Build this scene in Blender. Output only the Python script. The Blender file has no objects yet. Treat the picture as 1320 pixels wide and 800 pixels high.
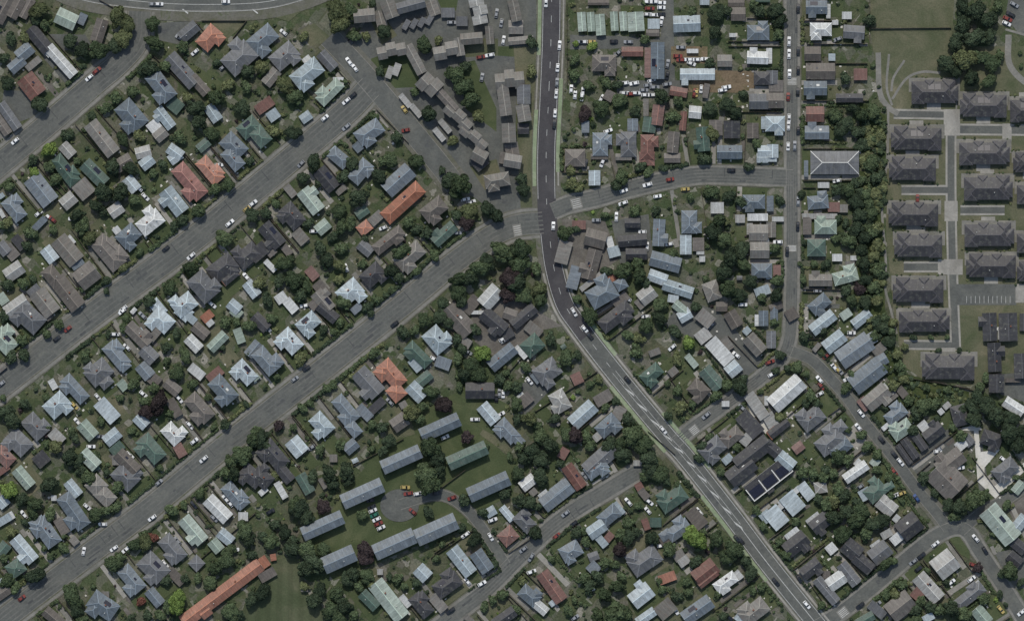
import bpy, math, random
import numpy as np
R = math.radians
random.seed(7)
RNG = np.random.default_rng(11)
SC = bpy.context.scene
COL = SC.collection
M = 0.4                                   # metres per photograph pixel

# ---------------------------------------------------------------- camera, world, sun, exposure
cam_d = bpy.data.cameras.new('camera'); cam = bpy.data.objects.new('camera', cam_d); COL.objects.link(cam)
CAM_H = 2400.0
cam.location = (0, 0, CAM_H); cam.rotation_euler = (0, 0, 0)
cam_d.sensor_width = 36; cam_d.lens = 36 * CAM_H / (1320 * M); cam_d.clip_start = 10; cam_d.clip_end = 9000
SC.camera = cam
SUN_EL, SUN_AZ = 52.0, 352.0              # azimuth clockwise from north (+Y)
w = bpy.data.worlds.new('World'); SC.world = w; w.use_nodes = True
nt = w.node_tree; nt.nodes.clear()
sky = nt.nodes.new('ShaderNodeTexSky'); sky.sky_type = 'NISHITA'; sky.sun_disc = False
sky.sun_elevation = R(SUN_EL); sky.sun_rotation = R(SUN_AZ); sky.air_density = 1.0; sky.dust_density = 1.5
bg = nt.nodes.new('ShaderNodeBackground'); bg.inputs[1].default_value = 0.15
wo = nt.nodes.new('ShaderNodeOutputWorld')
wm_ = nt.nodes.new('ShaderNodeMix'); wm_.data_type = 'RGBA'; wm_.blend_type = 'MULTIPLY'; wm_.inputs[0].default_value = 1; wm_.inputs[7].default_value = (1.03, 1.0, 0.92, 1)  # warm tint multiplied over the sky, added to make its fill less blue
nt.links.new(sky.outputs[0], wm_.inputs[6]); nt.links.new(wm_.outputs[2], bg.inputs[0]); nt.links.new(bg.outputs[0], wo.inputs[0])
sd = bpy.data.lights.new('sun', 'SUN'); sd.energy = 2.65; sd.angle = R(0.6); sd.color = (1.0, 0.955, 0.865)
sun = bpy.data.objects.new('sun', sd); COL.objects.link(sun)
sun.rotation_euler = (R(90 - SUN_EL), 0, R(180 - SUN_AZ)); sun.location = (0, 300, 500)
SC.view_settings.view_transform = 'Standard'; SC.view_settings.look = 'None'
SC.view_settings.exposure = 0.0; SC.view_settings.gamma = 1.0; SC.view_settings.use_curve_mapping = False
SC.render.engine = 'CYCLES'
SC.cycles.max_bounces = 4; SC.cycles.diffuse_bounces = 2; SC.cycles.glossy_bounces = 2
SC.cycles.filter_width = 1.5
SC.cycles.use_denoising = True

def W(px, py): return ((px - 660) * M, (400 - py) * M)

# ---------------------------------------------------------------- materials
def lin(c): return tuple(((v / 255) / 12.92 if v / 255 <= 0.04045 else ((v / 255 + 0.055) / 1.055) ** 2.4) for v in c) + (1,)
class NT:
    def __init__(s, name, rough=0.8, metal=0.0, spec=0.3):
        s.m = bpy.data.materials.new(name); s.m.use_nodes = True; s.t = s.m.node_tree; s.n = s.t.nodes
        s.b = s.n['Principled BSDF']; s.b.inputs['Roughness'].default_value = rough
        s.b.inputs['Metallic'].default_value = metal; s.b.inputs['Specular IOR Level'].default_value = spec
    def node(s, ty, **kw):
        x = s.n.new(ty)
        for k, v in kw.items(): setattr(x, k, v)
        return x
    def link(s, a, b): s.t.links.new(a, b)
    def noise(s, vec, scale, detail=3, rough=0.55, dist=0):
        x = s.node('ShaderNodeTexNoise'); x.inputs['Scale'].default_value = scale; x.inputs['Detail'].default_value = detail
        x.inputs['Roughness'].default_value = rough; x.inputs['Distortion'].default_value = dist; s.link(vec, x.inputs['Vector']); return x.outputs['Fac']
    def ramp(s, fac, stops):
        x = s.node('ShaderNodeValToRGB'); e = x.color_ramp.elements
        while len(e) < len(stops): e.new(0.5)
        for q, (p, c) in zip(e, stops): q.position = p; q.color = c if len(c) == 4 else tuple(c) + (1,)
        s.link(fac, x.inputs[0]); return x.outputs[0]
    def mix(s, f, a, b, mode='MIX'):
        x = s.node('ShaderNodeMix', data_type='RGBA', blend_type=mode)
        for i, v in ((0, f), (6, a), (7, b)):
            if hasattr(v, 'is_linked'): s.link(v, x.inputs[i])
            else: x.inputs[i].default_value = v
        return x.outputs[2]
    def coord(s, which='Object'): return s.node('ShaderNodeTexCoord').outputs[which]
    def mapped(s, vec, sc):
        x = s.node('ShaderNodeMapping'); x.inputs['Scale'].default_value = sc; s.link(vec, x.inputs[0]); return x.outputs[0]
    def rand(s): return s.node('ShaderNodeObjectInfo').outputs['Random']
    def maprange(s, v, a, b):
        x = s.node('ShaderNodeMapRange'); x.inputs['To Min'].default_value = a; x.inputs['To Max'].default_value = b; s.link(v, x.inputs[0]); return x.outputs[0]
    def bump(s, h, st, d=0.1):
        x = s.node('ShaderNodeBump'); x.inputs['Strength'].default_value = st; x.inputs['Distance'].default_value = d; s.link(h, x.inputs['Height']); s.link(x.outputs[0], s.b.inputs['Normal'])
    def done(s, col):
        if hasattr(col, 'is_linked'): s.link(col, s.b.inputs['Base Color'])
        else: s.b.inputs['Base Color'].default_value = col
        return s.m
def g4(v): return (v, v, v, 1)

def roof_mat(name, rgb, rough=0.55, metal=0.0, rust=0.0):
    s = NT(name, rough, metal, 0.35)
    uv = s.coord('UV'); ob = s.coord('Object')
    streak = s.noise(s.mapped(uv, (1.1, 0.10, 1)), 1.0, 4, 0.6)
    blot = s.noise(ob, 0.16, 3)
    fine = s.noise(ob, 1.7, 2)
    c = s.mix(1.0, lin(rgb), s.ramp(streak, [(0.3, g4(0.68)), (0.7, g4(1.24))]), 'MULTIPLY')
    c = s.mix(1.0, c, s.ramp(blot, [(0.3, g4(0.80)), (0.7, g4(1.16))]), 'MULTIPLY')
    c = s.mix(1.0, c, s.ramp(fine, [(0.3, g4(0.86)), (0.7, g4(1.12))]), 'MULTIPLY')
    lichen = s.ramp(s.noise(ob, 0.45, 5, 0.7), [(0.53, g4(0)), (0.72, g4(0.62))])
    c = s.mix(lichen, c, lin((112, 112, 98)))
    if rust: c = s.mix(s.ramp(s.noise(s.mapped(uv, (0.5, 0.15, 1)), 1, 4, 0.7), [(0.5, g4(0)), (0.6, g4(rust))]), c, lin((112, 84, 68)))
    hv = s.node('ShaderNodeHueSaturation'); r = s.rand()
    s.link(s.maprange(r, 0.82, 1.14), hv.inputs['Value']); s.link(s.maprange(r, 1.0, 0.72), hv.inputs['Saturation']); s.link(c, hv.inputs['Color'])
    # sheet or tile courses
    wv = s.node('ShaderNodeTexWave'); wv.inputs['Scale'].default_value = 0.55; s.link(uv, wv.inputs[0]); s.bump(wv.outputs['Fac'], 0.25, 0.06)
    return s.done(hv.outputs[0])
ROOF = dict(W=((178, 180, 178), 'white'), P=((148, 160, 165), 'pale blue'), B=((97, 107, 115), 'slate blue'), G=((93, 95, 98), 'grey'),
    D=((59, 59, 62), 'charcoal'), R=((112, 79, 70), 'red'), O=((150, 99, 77), 'orange'), N=((95, 89, 83), 'brown'), T=((110, 107, 101), 'taupe'),
    E=((72, 92, 82), 'green'), L=((136, 150, 138), 'pale green'), M=((146, 146, 142), 'light grey'), K=((140, 100, 92), 'pink'), V=((57, 56, 59), 'dark'))
CAPM = {}
RM = {k: roof_mat('roof_' + v[1].replace(' ', '_'), v[0], rust=0.22 if k in 'TM' else 0.0) for k, v in ROOF.items()}

RCAP = {k: None for k in ROOF}
def wall_mat(name, rgb):
    s = NT(name, 0.85); uv = s.coord('UV')
    n = s.noise(s.coord('Object'), 1.5, 3)
    c = s.mix(1.0, lin(rgb), s.ramp(n, [(0.3, g4(0.85)), (0.7, g4(1.1))]), 'MULTIPLY')
    br = s.node('ShaderNodeTexBrick'); br.offset = 0; br.inputs['Scale'].default_value = 1
    br.inputs['Brick Width'].default_value = 3.4; br.inputs['Row Height'].default_value = 2.7; br.inputs['Mortar Size'].default_value = 0.72
    br.inputs['Mortar Smooth'].default_value = 0.0
    s.link(uv, br.inputs[0])
    c = s.mix(br.outputs['Fac'], (0.03, 0.035, 0.045, 1), c)
    return s.done(c)
WALLS = [wall_mat('weatherboard_cream', (190, 184, 168)), wall_mat('brick_red_brown', (128, 88, 72)), wall_mat('stucco_grey', (150, 150, 146)), wall_mat('weatherboard_white', (205, 205, 200))]

def simple(name, rgb, rough=0.7, amt=0.15, scale=2.0, rand=0.0, metal=0.0, spec=0.3):
    s = NT(name, rough, metal, spec); n = s.noise(s.coord('Object'), scale, 3)
    c = s.mix(1.0, lin(rgb), s.ramp(n, [(0.3, g4(1 - amt)), (0.7, g4(1 + amt))]), 'MULTIPLY')
    if rand:
        hv = s.node('ShaderNodeHueSaturation'); s.link(s.maprange(s.rand(), 1 - rand, 1 + rand), hv.inputs['Value']); s.link(c, hv.inputs['Color']); c = hv.outputs[0]
    return s.done(c)
RCAP = {k: simple('ridge_' + v[1].replace(' ', '_'), tuple(min(255, c * 1.16 + 10) for c in v[0]), 0.6, 0.12, 0.6, rand=0.12) for k, v in ROOF.items()}
def ground_mat(name, stops, scale, fine=0.35, fs=0.9, warp=1.0, extra=None):
    s = NT(name, 0.95, spec=0.1); co = s.coord('Object')
    c = s.ramp(s.noise(co, scale, 6, 0.62, warp), stops)
    FINE = lambda c: s.mix(1.0, c, s.ramp(s.noise(co, fs, 4, 0.7), [(0.3, g4(1 - fine)), (0.7, g4(1 + fine))]), 'MULTIPLY')
    if extra: c = s.mix(s.ramp(s.noise(co, extra[0], 4, 0.65), [(extra[1], g4(0)), (extra[1] + 0.08, g4(0.8))]), c, lin(extra[2]))
    if name == 'yard_ground':
        mp = s.node('ShaderNodeMapping'); mp.inputs['Rotation'].default_value = (0, 0, R(38)); s.link(co, mp.inputs[0])
        for sc_, st_, am in ((0.11, [(0, lin((62, 74, 50))), (.30, lin((74, 82, 58))), (.5, lin((104, 102, 95))), (.66, lin((86, 84, 72))), (.8, lin((66, 78, 52))), (.9, lin((128, 125, 117)))], .62),
                            (0.30, [(0, lin((60, 72, 50))), (.35, lin((82, 84, 66))), (.6, lin((98, 96, 90))), (.78, lin((56, 66, 46))), (.92, lin((150, 147, 140)))], .42)):
            v = s.node('ShaderNodeTexVoronoi'); v.distance = 'CHEBYCHEV'; v.inputs['Scale'].default_value = sc_; s.link(mp.outputs[0], v.inputs['Vector'])
            sp = s.node('ShaderNodeSeparateColor'); s.link(v.outputs['Color'], sp.inputs[0]); r_ = s.ramp(sp.outputs[0], st_)
            for e in s.n[-1:]: pass
            r_.node.color_ramp.interpolation = 'CONSTANT'; c = s.mix(am, c, r_)
    if name == 'park_grass':
        wv = s.node('ShaderNodeTexWave'); wv.inputs['Scale'].default_value = .055; wv.inputs['Distortion'].default_value = 1.2; wv.inputs['Detail'].default_value = 3; s.link(co, wv.inputs[0])
        c = s.mix(1.0, c, s.ramp(wv.outputs['Fac'], [(0.2, g4(.93)), (0.8, g4(1.08))]), 'MULTIPLY')
    c = FINE(c)
    s.bump(s.noise(co, 1.2, 4), 0.6, 0.3)
    return s.done(c)
GM = dict(
    ground=ground_mat('yard_ground', [(0.32, lin((58, 66, 47))), (0.46, lin((68, 76, 54))), (0.54, lin((80, 84, 64))), (0.62, lin((96, 94, 82))), (0.74, lin((108, 104, 94)))], 0.16, 0.36, 1.1, 0.25, extra=(0.33, 0.61, (116, 113, 104))),
    lawn=ground_mat('lawn_grass', [(0.3, lin((60, 70, 48))), (0.5, lin((70, 79, 55))), (0.7, lin((84, 89, 65)))], 0.06, 0.16, 1.5),
    dry=ground_mat('dry_lawn_grass', [(0.3, lin((72, 79, 58))), (0.46, lin((84, 87, 68))), (0.6, lin((96, 95, 77))), (0.72, lin((112, 108, 90)))], 0.06, 0.2, 1.2),
    park=ground_mat('park_grass', [(0.3, lin((64, 72, 52))), (0.5, lin((71, 78, 58))), (0.62, lin((80, 84, 65))), (0.74, lin((96, 94, 76)))], 0.05, 0.16, 1.0),
    asph=ground_mat('asphalt', [(0.3, lin((80, 82, 80))), (0.5, lin((89, 91, 88))), (0.7, lin((100, 101, 96)))], 0.09, 0.14, 0.8, extra=(0.12, 0.60, (76, 78, 79))),
    newasph=ground_mat('fresh_asphalt', [(0.3, lin((62, 61, 64))), (0.5, lin((70, 69, 71))), (0.7, lin((80, 79, 80)))], 0.05, 0.10, 0.8),
    verge=ground_mat('verge', [(0.3, lin((80, 84, 66))), (0.45, lin((92, 92, 82))), (0.6, lin((100, 99, 93))), (0.72, lin((76, 84, 58)))], 0.09, 0.16, 0.8),
    asphb=ground_mat('worn_asphalt', [(0.3, lin((88, 90, 88))), (0.5, lin((95, 96, 93))), (0.7, lin((104, 104, 100)))], 0.08, 0.12, 0.8),
    asphp=ground_mat('patched_asphalt', [(0.3, lin((68, 70, 71))), (0.6, lin((82, 84, 83)))], 0.1, 0.14, 0.8),
    conc=ground_mat('concrete', [(0.3, lin((122, 120, 114))), (0.5, lin((138, 136, 130))), (0.7, lin((150, 147, 140)))], 0.08, 0.12, 0.8),
    palec=ground_mat('pale_concrete', [(0.3, lin((168, 166, 158))), (0.5, lin((184, 182, 174))), (0.7, lin((196, 194, 188)))], 0.1, 0.08, 0.8),
    path=ground_mat('footpath_concrete', [(0.3, lin((104, 104, 98))), (0.5, lin((116, 115, 110))), (0.7, lin((128, 126, 120)))], 0.1, 0.12, 0.8),
    gravel=ground_mat('gravel_yard', [(0.3, lin((84, 80, 76))), (0.5, lin((98, 95, 90))), (0.7, lin((112, 108, 102)))], 0.1, 0.2, 1.1),
    dirt=ground_mat('bare_dirt', [(0.3, lin((92, 82, 66))), (0.5, lin((110, 97, 80))), (0.7, lin((86, 84, 60)))], 0.12, 0.25, 1.0),
    bank=ground_mat('bank_grass', [(0.3, lin((44, 54, 34))), (0.5, lin((58, 68, 42))), (0.7, lin((74, 80, 50)))], 0.12, 0.3, 1.0),
    cycle=ground_mat('green_cycle_surface', [(0.3, lin((112, 124, 98))), (0.5, lin((126, 138, 112))), (0.7, lin((140, 148, 126)))], 0.1, 0.14, 0.8),
)
MP = simple('road_paint', (168, 169, 166), 0.7, 0.22, 0.9)
MGLASS = simple('car_glass', (26, 30, 34), 0.12, 0.1, 1, spec=0.6)
MTYRE = simple('tyre_rubber', (24, 24, 25), 0.9)
MPANEL = simple('solar_glass', (24, 26, 40), 0.25, 0.25, 0.7, spec=0.5)
MTRIM = simple('white_trim', (188, 188, 184), 0.6, 0.1)
MBRICK = simple('chimney_brick', (118, 78, 62), 0.85, 0.2, 3)
MFENCE = simple('fence_timber', (74, 68, 60), 0.9, 0.25, 1.0, rand=0.35)
MTRUNK = simple('bark', (74, 62, 50), 0.95, 0.25, 3)
CARC = dict(W=((208, 209, 208), 'white'), K=((36, 38, 42), 'black'), R=((116, 54, 46), 'red'), B=((52, 74, 118), 'blue'), T=((168, 150, 92), 'tan'), E=((40, 96, 78), 'green'), S=((130, 133, 136), 'silver'))
CM = {k: simple('car_paint_' + v[1], v[0], 0.3, 0.03, 1, rand=0.12, spec=0.5) for k, v in CARC.items()}
def leaf_mat(name, rgb):
    s = NT(name, 0.75, spec=0.15); co = s.coord('Object')
    c = s.mix(1.0, lin(rgb), s.ramp(s.noise(co, 0.55, 3), [(0.35, g4(0.62)), (0.65, g4(1.42))]), 'MULTIPLY')
    c = s.mix(1.0, c, s.ramp(s.noise(co, 3.5, 2), [(0.3, g4(0.65)), (0.7, g4(1.35))]), 'MULTIPLY')
    hv = s.node('ShaderNodeHueSaturation'); r = s.rand()
    s.link(s.maprange(r, 0.74, 1.34), hv.inputs['Value']); s.link(s.maprange(r, 0.508, 0.486), hv.inputs['Hue']); s.link(c, hv.inputs['Color'])
    return s.done(hv.outputs[0])
LEAF = dict(d=((52, 64, 48), 'dark green'), g=((66, 79, 56), 'green'), o=((84, 91, 63), 'olive'), y=((92, 112, 60), 'lime green'), p=((54, 47, 47), 'purple'), r=((92, 64, 52), 'red'))
LM = {k: leaf_mat('foliage_' + v[1].replace(' ', '_'), v[0]) for k, v in LEAF.items()}

# ---------------------------------------------------------------- mesh helpers
def link(name, me, parent=None, loc=None, rz=None):
    o = bpy.data.objects.new(name, me); COL.objects.link(o)
    if parent: o.parent = parent
    if loc is not None: o.location = loc
    if rz is not None: o.rotation_euler = (0, 0, rz)
    return o
class MB:
    """collects polygons with optional uv and material index, links them as ONE mesh object"""
    def __init__(s): s.v = []; s.f = []; s.uv = []; s.mi = []
    def poly(s, pts, uv=None, mi=0):
        i = len(s.v); s.v += [tuple(p) for p in pts]; s.f.append(tuple(range(i, i + len(pts))))
        s.uv += uv if uv else [(0, 0)] * len(pts); s.mi.append(mi)
    def rpoly(s, pts, mi=0):
        """roof or wall polygon: uv = (along first edge, up the slope) in metres"""
        a, b = np.array(pts[0], float), np.array(pts[1], float); u = b - a; u /= max(np.linalg.norm(u), 1e-6)
        n = np.cross(u, np.array(pts[2], float) - a); n /= max(np.linalg.norm(n), 1e-6); v = np.cross(n, u)
        s.poly(pts, [(float(np.dot(np.array(p) - a, u)), float(np.dot(np.array(p) - a, v))) for p in pts], mi)
    def box(s, cx, cy, z0, L, Wd, z1, ang=0, mi=0, bottom=True):
        c, q = math.cos(ang), math.sin(ang)
        P = [(cx + c * x - q * y, cy + q * x + c * y) for x, y in ((-L / 2, -Wd / 2), (L / 2, -Wd / 2), (L / 2, Wd / 2), (-L / 2, Wd / 2))]
        s.prism(P, z0, z1, mi, bottom)
    def prism(s, P, z0, z1, mi=0, bottom=True):
        n = len(P)
        s.poly([(x, y, z1) for x, y in P], mi=mi)
        if bottom: s.poly([(x, y, z0) for x, y in reversed(P)], mi=mi)
        for i in range(n):
            a, b = P[i], P[(i + 1) % n]
            s.rpoly([(a[0], a[1], z0), (b[0], b[1], z0), (b[0], b[1], z1), (a[0], a[1], z1)], mi)
    def mesh(s, name, mats):
        me = bpy.data.meshes.new(name); me.from_pydata(s.v, [], s.f)
        l = me.uv_layers.new(name='UVMap'); l.data.foreach_set('uv', [c for t in s.uv for c in t])
        me.polygons.foreach_set('material_index', s.mi)
        for m in (mats if isinstance(mats, (list, tuple)) else [mats]): me.materials.append(m)
        me.update(); return me
    def build(s, name, mats, parent=None, **k): return link(name, s.mesh(name, mats), parent, **k)
def struct(o, kind='structure'): o['kind'] = kind; return o

# ---------------------------------------------------------------- ground and streets
g = MB(); g.poly([(-4000, -4000, 0), (4000, -4000, 0), (4000, 4000, 0), (-4000, 4000, 0)]); struct(g.build('ground', GM['ground']))

def smooth(pts, step=4.0):
    P = [np.array(p, float) for p in pts]; P = [2 * P[0] - P[1]] + P + [2 * P[-1] - P[-2]]; out = []
    for i in range(1, len(P) - 2):
        n = max(1, int(np.linalg.norm(P[i + 1] - P[i]) / step))
        for k in range(n):
            t = k / n
            out.append(0.5 * ((2 * P[i]) + (P[i + 1] - P[i - 1]) * t + (2 * P[i - 1] - 5 * P[i] + 4 * P[i + 1] - P[i + 2]) * t * t + (3 * P[i] - P[i - 1] - 3 * P[i + 1] + P[i + 2]) * t ** 3))
    out.append(P[-2]); return np.array(out)
def normals(C):
    T = np.gradient(C, axis=0); T /= np.linalg.norm(T, axis=1)[:, None]; return np.stack([-T[:, 1], T[:, 0]], 1)
def strip(mb, C, o0, o1, z, s0=0, s1=1, zz=None):
    """band between lateral offsets o0 and o1 (photo pixels) of centre line C"""
    n = len(C); a, b = int(s0 * (n - 1)), int(s1 * (n - 1)); N = normals(C)
    for i in range(a, b):
        q = [C[i] + N[i] * o0, C[i + 1] + N[i + 1] * o0, C[i + 1] + N[i + 1] * o1, C[i] + N[i] * o1]
        mb.poly([W(*p) + (z,) for p in (q if o0 > o1 else q[::-1])])
STREETS = {  # name: (centre line in photo pixels, carriageway width, corridor width, words)
 'a': ([(-30, 237), (0, 212), (60, 162), (120, 110), (155, 80), (177, 52), (180, 15)], 28, 42, 'first diagonal street'),
 'b': ([(-30, 522), (0, 498), (120, 405), (235, 320), (330, 243), (437, 153), (478, 112)], 30, 44, 'second diagonal street'),
 'c': ([(-30, 827), (15, 790), (112, 716), (190, 657), (287, 577), (417, 475), (517, 395), (575, 347), (630, 307), (665, 291), (700, 287)], 27, 42, 'third diagonal street'),
 'm': ([(711, -20), (711, 0), (710, 60), (707, 130), (704, 200), (705, 270), (708, 300), (714, 345), (727, 390), (745, 418), (775, 458), (815, 508), (860, 562), (885, 590), (940, 660), (990, 726), (1052, 803), (1075, 832)], 24, 37, 'main road'),
 'e': ([(712, 272), (735, 263), (770, 255), (805, 245), (860, 232), (900, 226), (940, 226), (1022, 229)], 20, 28, 'curving side street'),
 'n': ([(1021, -30), (1021, 100), (1021, 230), (1021, 330), (1020, 400), (1018, 435), (1008, 461), (985, 483), (955, 506), (922, 530), (892, 552), (868, 572)], 15, 24, 'north-south street'),
 'f': ([(1018, 452), (1035, 458), (1052, 468), (1090, 510), (1115, 545), (1150, 587), (1180, 628), (1207, 660), (1222, 680)], 14, 23, 'southeast street'),
 'g': ([(1055, 806), (1090, 784), (1140, 744), (1175, 714), (1207, 690), (1232, 680), (1248, 686), (1262, 708), (1290, 750), (1312, 785), (1330, 815)], 17, 25, 'southern bend street'),
 'h': ([(1238, 684), (1251, 672), (1270, 657), (1299, 642), (1340, 612)], 14, 18, 'short northeast street'),
 's': ([(832, 602), (785, 630), (725, 668), (675, 712), (630, 757), (592, 787), (560, 812)], 19, 28, 'short southern street'),
 'k': ([(515, 650), (555, 638), (578, 640), (600, 655), (617, 674), (640, 708), (652, 728)], 13, 17, 'cul-de-sac'),
 'q': ([(424, 48), (445, 70), (470, 97), (505, 138), (542, 182), (568, 214), (588, 240)], 27, 38, 'apartment access street'),
 't': ([(60, -30), (110, -8), (180, 2), (250, 6), (330, 4), (380, -6), (430, -25)], 16, 44, 'northern arterial road'),
}
ROADC = {k: smooth(v[0]) for k, v in STREETS.items()}
vg, rd, nr, fp, kb, mk, cy, pb = [MB() for _ in range(8)]
dz = 0
for k, (pts, cw, tw, words) in STREETS.items():
    C = ROADC[k]; dz += 0.0015
    strip(vg, C, tw / 2, -tw / 2, 0.20 + dz)
    dark = k == 'm'
    strip(nr if dark else rd, C, cw / 2, -cw / 2, 0.255 + dz, 0, 0.48 if dark else 1)
    if dark: strip(rd, C, cw / 2, -cw / 2, 0.255 + dz, 0.48, 1)
    if k in 'abcesng':
        for sg in (1, -1):
            o = tw / 2 - 3.4; strip(fp, C, sg * o + 1.8, sg * o - 1.8, 0.235 + dz)
            strip(kb, C, sg * cw / 2 + 0.4, sg * cw / 2 - 0.4, 0.30 + dz)
    if k in 'fhkqt':
        for sg in (1, -1): strip(kb, C, sg * cw / 2 + 0.4, sg * cw / 2 - 0.4, 0.30 + dz)
struct(vg.build('verge', GM['verge'])); struct(rd.build('road', GM['asph'])); struct(nr.build('fresh_road', GM['newasph']))
struct(fp.build('footpath', GM['path'])); struct(kb.build('kerb', GM['path']))
# markings of the main road
C = ROADC['m']
n = len(C)
for sg in (1, -1):
    strip(mk, C, sg * 10.9 + 0.3, sg * 10.9 - 0.3, 0.285, 0.0, 0.285); strip(mk, C, sg * 10.9 + 0.3, sg * 10.9 - 0.3, 0.285, 0.33, 0.985)
    strip(pb, C, sg * 15.6 + 1.0, sg * 15.6 - 1.0, 0.272, 0.0, 0.27); strip(pb, C, sg * 14.8 + 1.3, sg * 14.8 - 1.3, 0.272, 0.38, 0.98)
for i in range(4, n - 6, 7):
    f = i / n
    if f < 0.29 or 0.33 < f < 0.56: strip(mk, C, 0.28, -0.28, 0.286, i / (n - 1), (i + 2.1) / (n - 1))
for i in range(int(n * 0.56), int(n * 0.80), 6):
    N = normals(C); a = C[i] + N[i] * 2.1; b = C[i + 3] - N[i + 3] * 1.7; c_ = C[i + 4] - N[i + 4] * 0.5; d_ = C[i + 1] + N[i + 1] * 2.4
    mk.poly([W(*p) + (0.287,) for p in (a, b, c_, d_)])
for o in (2.4, -2.4): strip(mk, C, o + 0.22, o - 0.22, 0.286, 0.54, 0.80)
strip(mk, C, 0.4, -0.4, 0.286, 0.80, 0.97)
wt, pt = MB(), MB(); rp = random.Random(21)
for k in 'abcens':
    C_ = ROADC[k]; cw_ = STREETS[k][1] / 2; n_ = len(C_)
    for o in (-.62, -.22, .22, .62):
        strip(wt, C_, o * cw_ + .9, o * cw_ - .9, 0.2745 + .0015 * ord(k) % .01)
    for q in range(n_ // 9):
        i = rp.randrange(2, n_ - 6); o = rp.uniform(-.8, .8) * cw_; w2 = rp.uniform(.5, 1.8)
        strip(pt, C_, o + w2, o - w2, 0.288 + rp.random() * .004, i / (n_ - 1), (i + rp.choice((1, 2, 4))) / (n_ - 1) + 1e-6)
    for q in range(n_ // 16):
        i = rp.randrange(2, n_ - 2); N = normals(C_)[i]; v_ = np.array([-N[1], N[0]])
        pt.poly([W(*(C_[i] + N * a + v_ * b)) + (0.293 + rp.random() * .003,) for a, b in ((-cw_ * .9, 0), (cw_ * .2, 0), (cw_ * .2, 1.1), (-cw_ * .9, 1.1))])
struct(wt.build('worn_asphalt', GM['asphb'])); struct(pt.build('patched_asphalt', GM['asphp']))
def bars(x, y, ang, nb, length, gap, wd=0.9):
    a = R(ang); ux, uy = math.cos(a), -math.sin(a); vx, vy = -uy, ux
    for i in range(nb):
        t = (i - (nb - 1) / 2) * gap; cx, cy_ = x + vx * t, y + vy * t
        q = [(cx + ux * s * length / 2 + vx * e * wd / 2, cy_ + uy * s * length / 2 + vy * e * wd / 2) for s, e in ((-1, -1), (1, -1), (1, 1), (-1, 1))]
        mk.poly([W(*p) + (0.312,) for p in q])
slab = MB()
for x, y, ang, L_, w_ in ((667, 297, 10, 11, 16), (743, 262, 15, 14, 15), (1021, 105, 0, 14, 11), (895, 554, 38, 12, 13), (1087, 789, 38, 14, 13), (1021, 320, 0, 13, 9)):
    slab.box(*W(x, y), 0.2, L_ * M, w_ * M, 0.305, R(ang))
    bars(x, y, ang, 5, L_ * 0.8, w_ / 6, 0.8)
struct(slab.build('crossing_table', GM['path']))
strip(mk, ROADC['t'], 9.2, 8.6, 0.30, 0, 1); strip(mk, ROADC['t'], 0.3, -0.3, 0.30, 0.2, 0.8)
for x in (239, 329): bars(x, 15, -38, 1, 9, 1, 1.6)
struct(pb.build('footpath', GM['conc']))
for s0, s1 in ((0.02, 0.10), (0.17, 0.27), (0.55, 0.66), (0.74, 0.88)): strip(cy, C, 17.5, 12.8, 0.278, s0, s1)
for s0, s1 in ((0.13, 0.25), (0.47, 0.52), (0.62, 0.72)): strip(cy, C, -12.8, -17.5, 0.278, s0, s1)
struct(cy.build('cycle_lane', GM['cycle']))

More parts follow.
